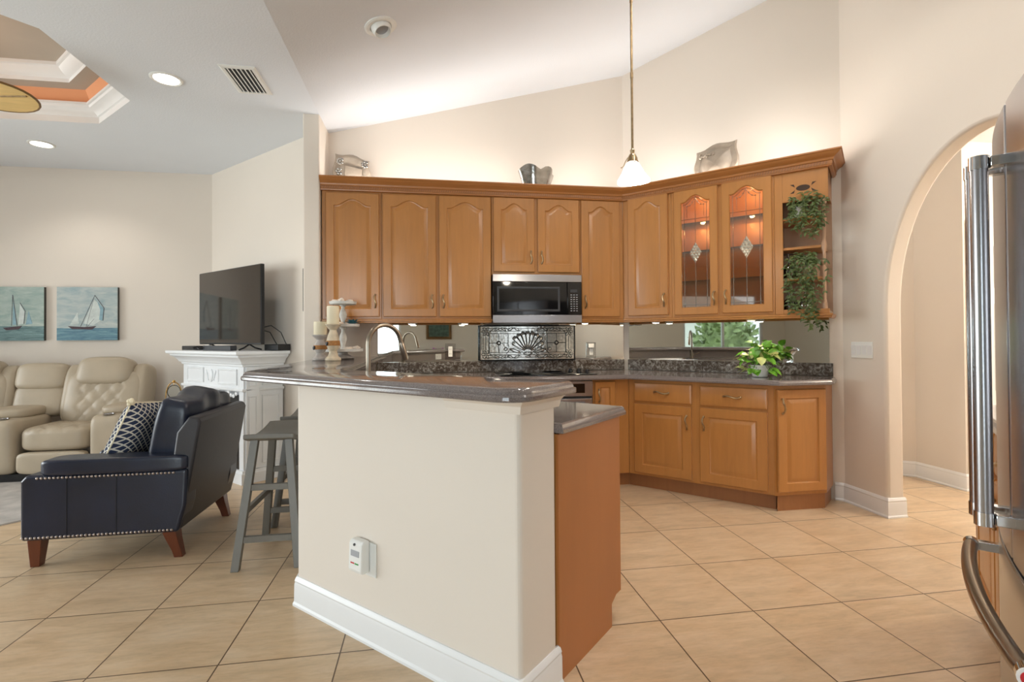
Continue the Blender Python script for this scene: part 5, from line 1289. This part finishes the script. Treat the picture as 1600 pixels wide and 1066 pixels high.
for a0, a1 in ((.02, .13), (.17, .31)): fpanel(TSD, m, a0, a1, .14, .74, .001) if False else None
m2 = MB(TSD); m2.box(.015, .13, .0005, .016, .115, .985); part('side_pilaster', m2, 'mantel', t, bevel=.004)
m2 = MB(TSD)
for a0, a1, z0, z1, d in ((.035, .11, .15, .74, .0165), (.035, .11, .82, .96, .0165), (.16, .32, .15, .74, .001), (.16, .32, .82, .96, .001)):
    L = lambda i, yy: [(a0+i, yy, z0+i), (a1-i, yy, z0+i), (a1-i, yy, z1-i), (a0+i, yy, z1-i)]
    m2.rings([L(0, d), L(.004, d+.007), L(.010, d+.007), L(.015, d+.001)], False, True)
part('side_panel', m2, 'mantel', t, smooth=0)
fb = part('firebox', MB(TFP).box(L0+.101, L1-.076, .02, .099, .111, .725), 'graphite', t)
m = MB(TFP); a0, a1, z0, z1 = L0+.102, L1-.077, .112, .724
m.box(a0, a1, .004, .0195, z0, z0+.07); m.box(a0, a1, .004, .0195, z1-.05, z1); m.box(a0, a0+.05, .004, .0195, z0+.07, z1-.05); m.box(a1-.05, a1, .004, .0195, z0+.07, z1-.05)
part('firebox_frame', m, 'black', fb); part('firebox_glass', MB(TFP).box(a0+.051, a1-.051, .010, .014, z0+.071, z1-.051), 'blackglass', fb)
m = MB(TFP)
for k in range(3): m.tube([(a1-.22+.05*k, .0085, z0+.035), (a1-.19+.05*k, .0085, z0+.035)], .004, 6)
part('control_button', m, 'grey_print', fb)
# television
w0, w1, vt = -5.44, -4.285, 2.285; TT = frame(U1*vt, E1, U1); zm = 1.1207
t = thing('television', 'large black flat-screen television standing on the mantel', 'television', tuple(WV((w0+w1)/2, vt, zm)))
part('housing', MB(TT).box(w0, w1, .003, .035, 1.175, 1.868), 'black', t, bevel=.004); part('screen', MB(TT).box(w0+.008, w1-.008, -.0005, .0028, 1.190, 1.860), 'tv_screen', t, smooth=0)
m = MB(TT)
for wc_ in (w0+.22, w1-.22):
    for sy in (-1, 1): m.tube([(wc_, .016, 1.178), (wc_, .016+sy*.05, 1.145), (wc_+.02, .016+sy*.10, zm+.0085)], .007, 8)
part('stand_foot', m, 'black', t)
one('soundbar', 'low black soundbar lying under the television screen', 'speaker', MB(TT).box(-5.10, -4.58, -.115, -.055, zm, zm+.045), 'graphite', tuple(WV(-4.84, 2.2, zm)), smooth=0, bevel=.006)
one('cable_box', 'flat black media box at the left end of the mantel', 'media box', MB(TT).box(-5.58, -5.27, -.10, .0, zm, zm+.04), 'black', tuple(WV(-5.37, 2.25, zm)), smooth=0, bevel=.004)
one('cable_box', 'black media box behind the right edge of the television', 'media box', MB(TT).box(-4.47, -4.25, .13, .25, zm, zm+.055), 'black', tuple(WV(-4.39, 2.45, zm)), smooth=0, bevel=.004)
m = MB(TT); pts = [(-5.24+.010*k, -.135+.02*math.sin(k*1.9), zm+.012+.010*(1+math.sin(k*1.3))) for k in range(18)]; m.tube(pts, .006, 7); one('cable', 'tangled black cable lying along the front of the mantel', 'cable', m, 'black', tuple(WV(-5.0, 2.16, zm)))
m = MB(TT); m.tube([(-4.34, .04, 1.32), (-4.30, .10, 1.34), (-4.25, .16, 1.28), (-4.22, .19, 1.18), (-4.23, .20, zm+.058)], .004, 7); m.tube([(-4.34, .04, 1.30), (-4.30, .09, 1.28), (-4.28, .13, 1.19), (-4.30, .15, zm+.057)], .004, 7)
one('cable', 'thin black cables looping down behind the television', 'cable', m, 'black', tuple(WV(-4.3, 2.4, zm+.055)))
one('paper_card', 'small white card among the cables on the mantel', 'card', MB(TT).box(-5.20, -5.12, -.05, -.035, zm, zm+.05), 'white', tuple(WV(-5.0, 2.19, zm)), smooth=0)
# glass orb on a gold stand, on a little table behind the armchair
ox, oy = -2.115, 4.70
t = thing('side_table', 'small dark wooden table between sofa and fireplace, behind the armchair', 'table', (ox, oy, 0))
m = MB(); m.lathe([(.11, .665), (.12, .67), (.12, .69), (.115, .695)], (ox, oy, 0), 28); part('table_top', m, 'dkleg', t)
for k in range(3):
    a = 2*PI*k/3; part('leg', MB().beam((ox+.09*math.cos(a), oy+.09*math.sin(a), 0), (ox+.05*math.cos(a), oy+.05*math.sin(a), .667), .022, .022), 'dkleg', t)
t = thing('glass_orb', 'clear glass orb hanging in a gold arched stand', 'ornament', (ox, oy, .6955))
m = MB(); m.lathe([(.06, .6955), (.06, .702), (.02, .706)], (ox, oy, 0), 20); part('base', m, 'gold', t)
m = MB(); m.tube([(ox+.070*math.cos(a)*.987, oy-.070*math.cos(a)*.16, .705+.16*max(0, math.sin(a))**.75) for a in [PI*k/20 for k in range(21)]], .0042, 8); m.ball((ox, oy, .872), .012, 10); part('arch', m, 'gold', t)
m = MB(); m.ball((ox, oy, .785), .050, 20, (1, 1, 1.15)); part('orb', m, 'shelf_glass', t)
m = MB(); m.tube([(ox, oy, .84), (ox, oy, .865)], .002, 6); part('hook', m, 'gold', t)

# ------------------------------------------------------------------ what the mirrors show: rear wall and garden
YR = -3.2
t = thing('framed_painting', 'dark seascape in an aged gilt frame on the rear wall', 'painting', (.23, YR+.02, 1.2))
m = MB(); fr = lambda i, y: [(-.07+i, y, 1.19+i), (.53-i, y, 1.19+i), (.53-i, y, 1.66-i), (-.07+i, y, 1.66-i)]
m.rings([fr(0, YR+.002), fr(0, YR+.03), fr(.03, YR+.045), fr(.055, YR+.025), fr(.065, YR+.02)], False, False); part('frame', m, 'frame_gold', t, smooth=0)
m = MB(); m.add(fr(.06, YR+.021), [(0, 1, 2, 3)]); part('picture', m, 'sea_art', t, smooth=0)
t = thing('console_table', 'white console table along the rear wall', 'table', (.0, YR+.22, 0))
part('table_top', MB().box(-.45, .75, YR+.03, YR+.40, .78, .82), 'trim', t, bevel=.004)
for x in (-.42, .72):
    for y in (YR+.05, YR+.38): part('leg', MB().box(x-.02, x+.02, y-.02, y+.02, 0, .779), 'trim', t)
t = thing('flower_pot', 'magenta flowers in a small white pot on the console table', 'plant', (.2, YR+.22, .8205))
m = MB(); m.lathe([(.04, .8205), (.055, .86), (.05, .88), (.002, .875)], (.2, YR+.22, 0), 16); part('pot', m, 'white', t)
m = MB()
for k in range(26): m.ball((.2+random.uniform(-.13, .13), YR+.22+random.uniform(-.07, .07), .93+random.uniform(-.03, .05)), .024, 8, (1, 1, .7))
part('petals', m, 'magenta', t); m = MB(); m.tube([(.2, YR+.22, .87), (.19, YR+.22, .94)], .004, 6); part('stem', m, 'stem', t)
one('garden_ground', 'pale ground outside the windows', 'ground', MB().box(-24, -6.6, -14, 14, -.25, -.15), 'lawn', (-15, 0, -.25), smooth=0)['kind'] = 'structure'
def shrub(lab, x, y, r, seed):
    rnd = random.Random(seed); m = MB(); 
    for k in range(420):
        d = Vector((rnd.gauss(0, 1), rnd.gauss(0, 1), rnd.gauss(0, 1))).normalized(); c = Vector((x, y, r*.9))+Vector((d.x*r, d.y*r, d.z*r*.95))*rnd.uniform(.75, 1.05)
        if c.z < -.1: continue
        m.leaf(c, d+Vector((rnd.uniform(-1, 1),)*3), d, .30, .17, .3)
    m.rbox((x, y, r*.88), (r*.8, r*.8, r*.99), 2.2, 6); t = thing('garden_shrub', lab, 'shrub', (x, y, -.12), 'shrubs outside the living-room windows'); part('foliage', m, 'hedge', t, smooth=0)
shrub('tall rounded garden shrub outside the left window, nearer the glass', -10.2, -3.9, 1.0, 1); shrub('low garden shrub outside the middle of the window', -12.0, -1.2, .75, 2); shrub('garden shrub farther along the neighbouring wall', -11.5, 1.6, 1.1, 4)
t = thing('neighbour_house', 'pale stucco house with a hipped roof seen through the window', 'building', (-17, -3, -.15)); part('wall', MB().box(-20, -16, -9, 3, -.15, 2.4), 'stucco', t, smooth=0)
m = MB(); m.rings([[(-20.5, -9.5, 2.4), (-15.5, -9.5, 2.4), (-15.5, 3.5, 2.4), (-20.5, 3.5, 2.4)], [(-18.2, -7, 3.9), (-17.8, -7, 3.9), (-17.8, 1, 3.9), (-18.2, 1, 3.9)]]); part('roof', m, 'taupe_paint', t, smooth=0)
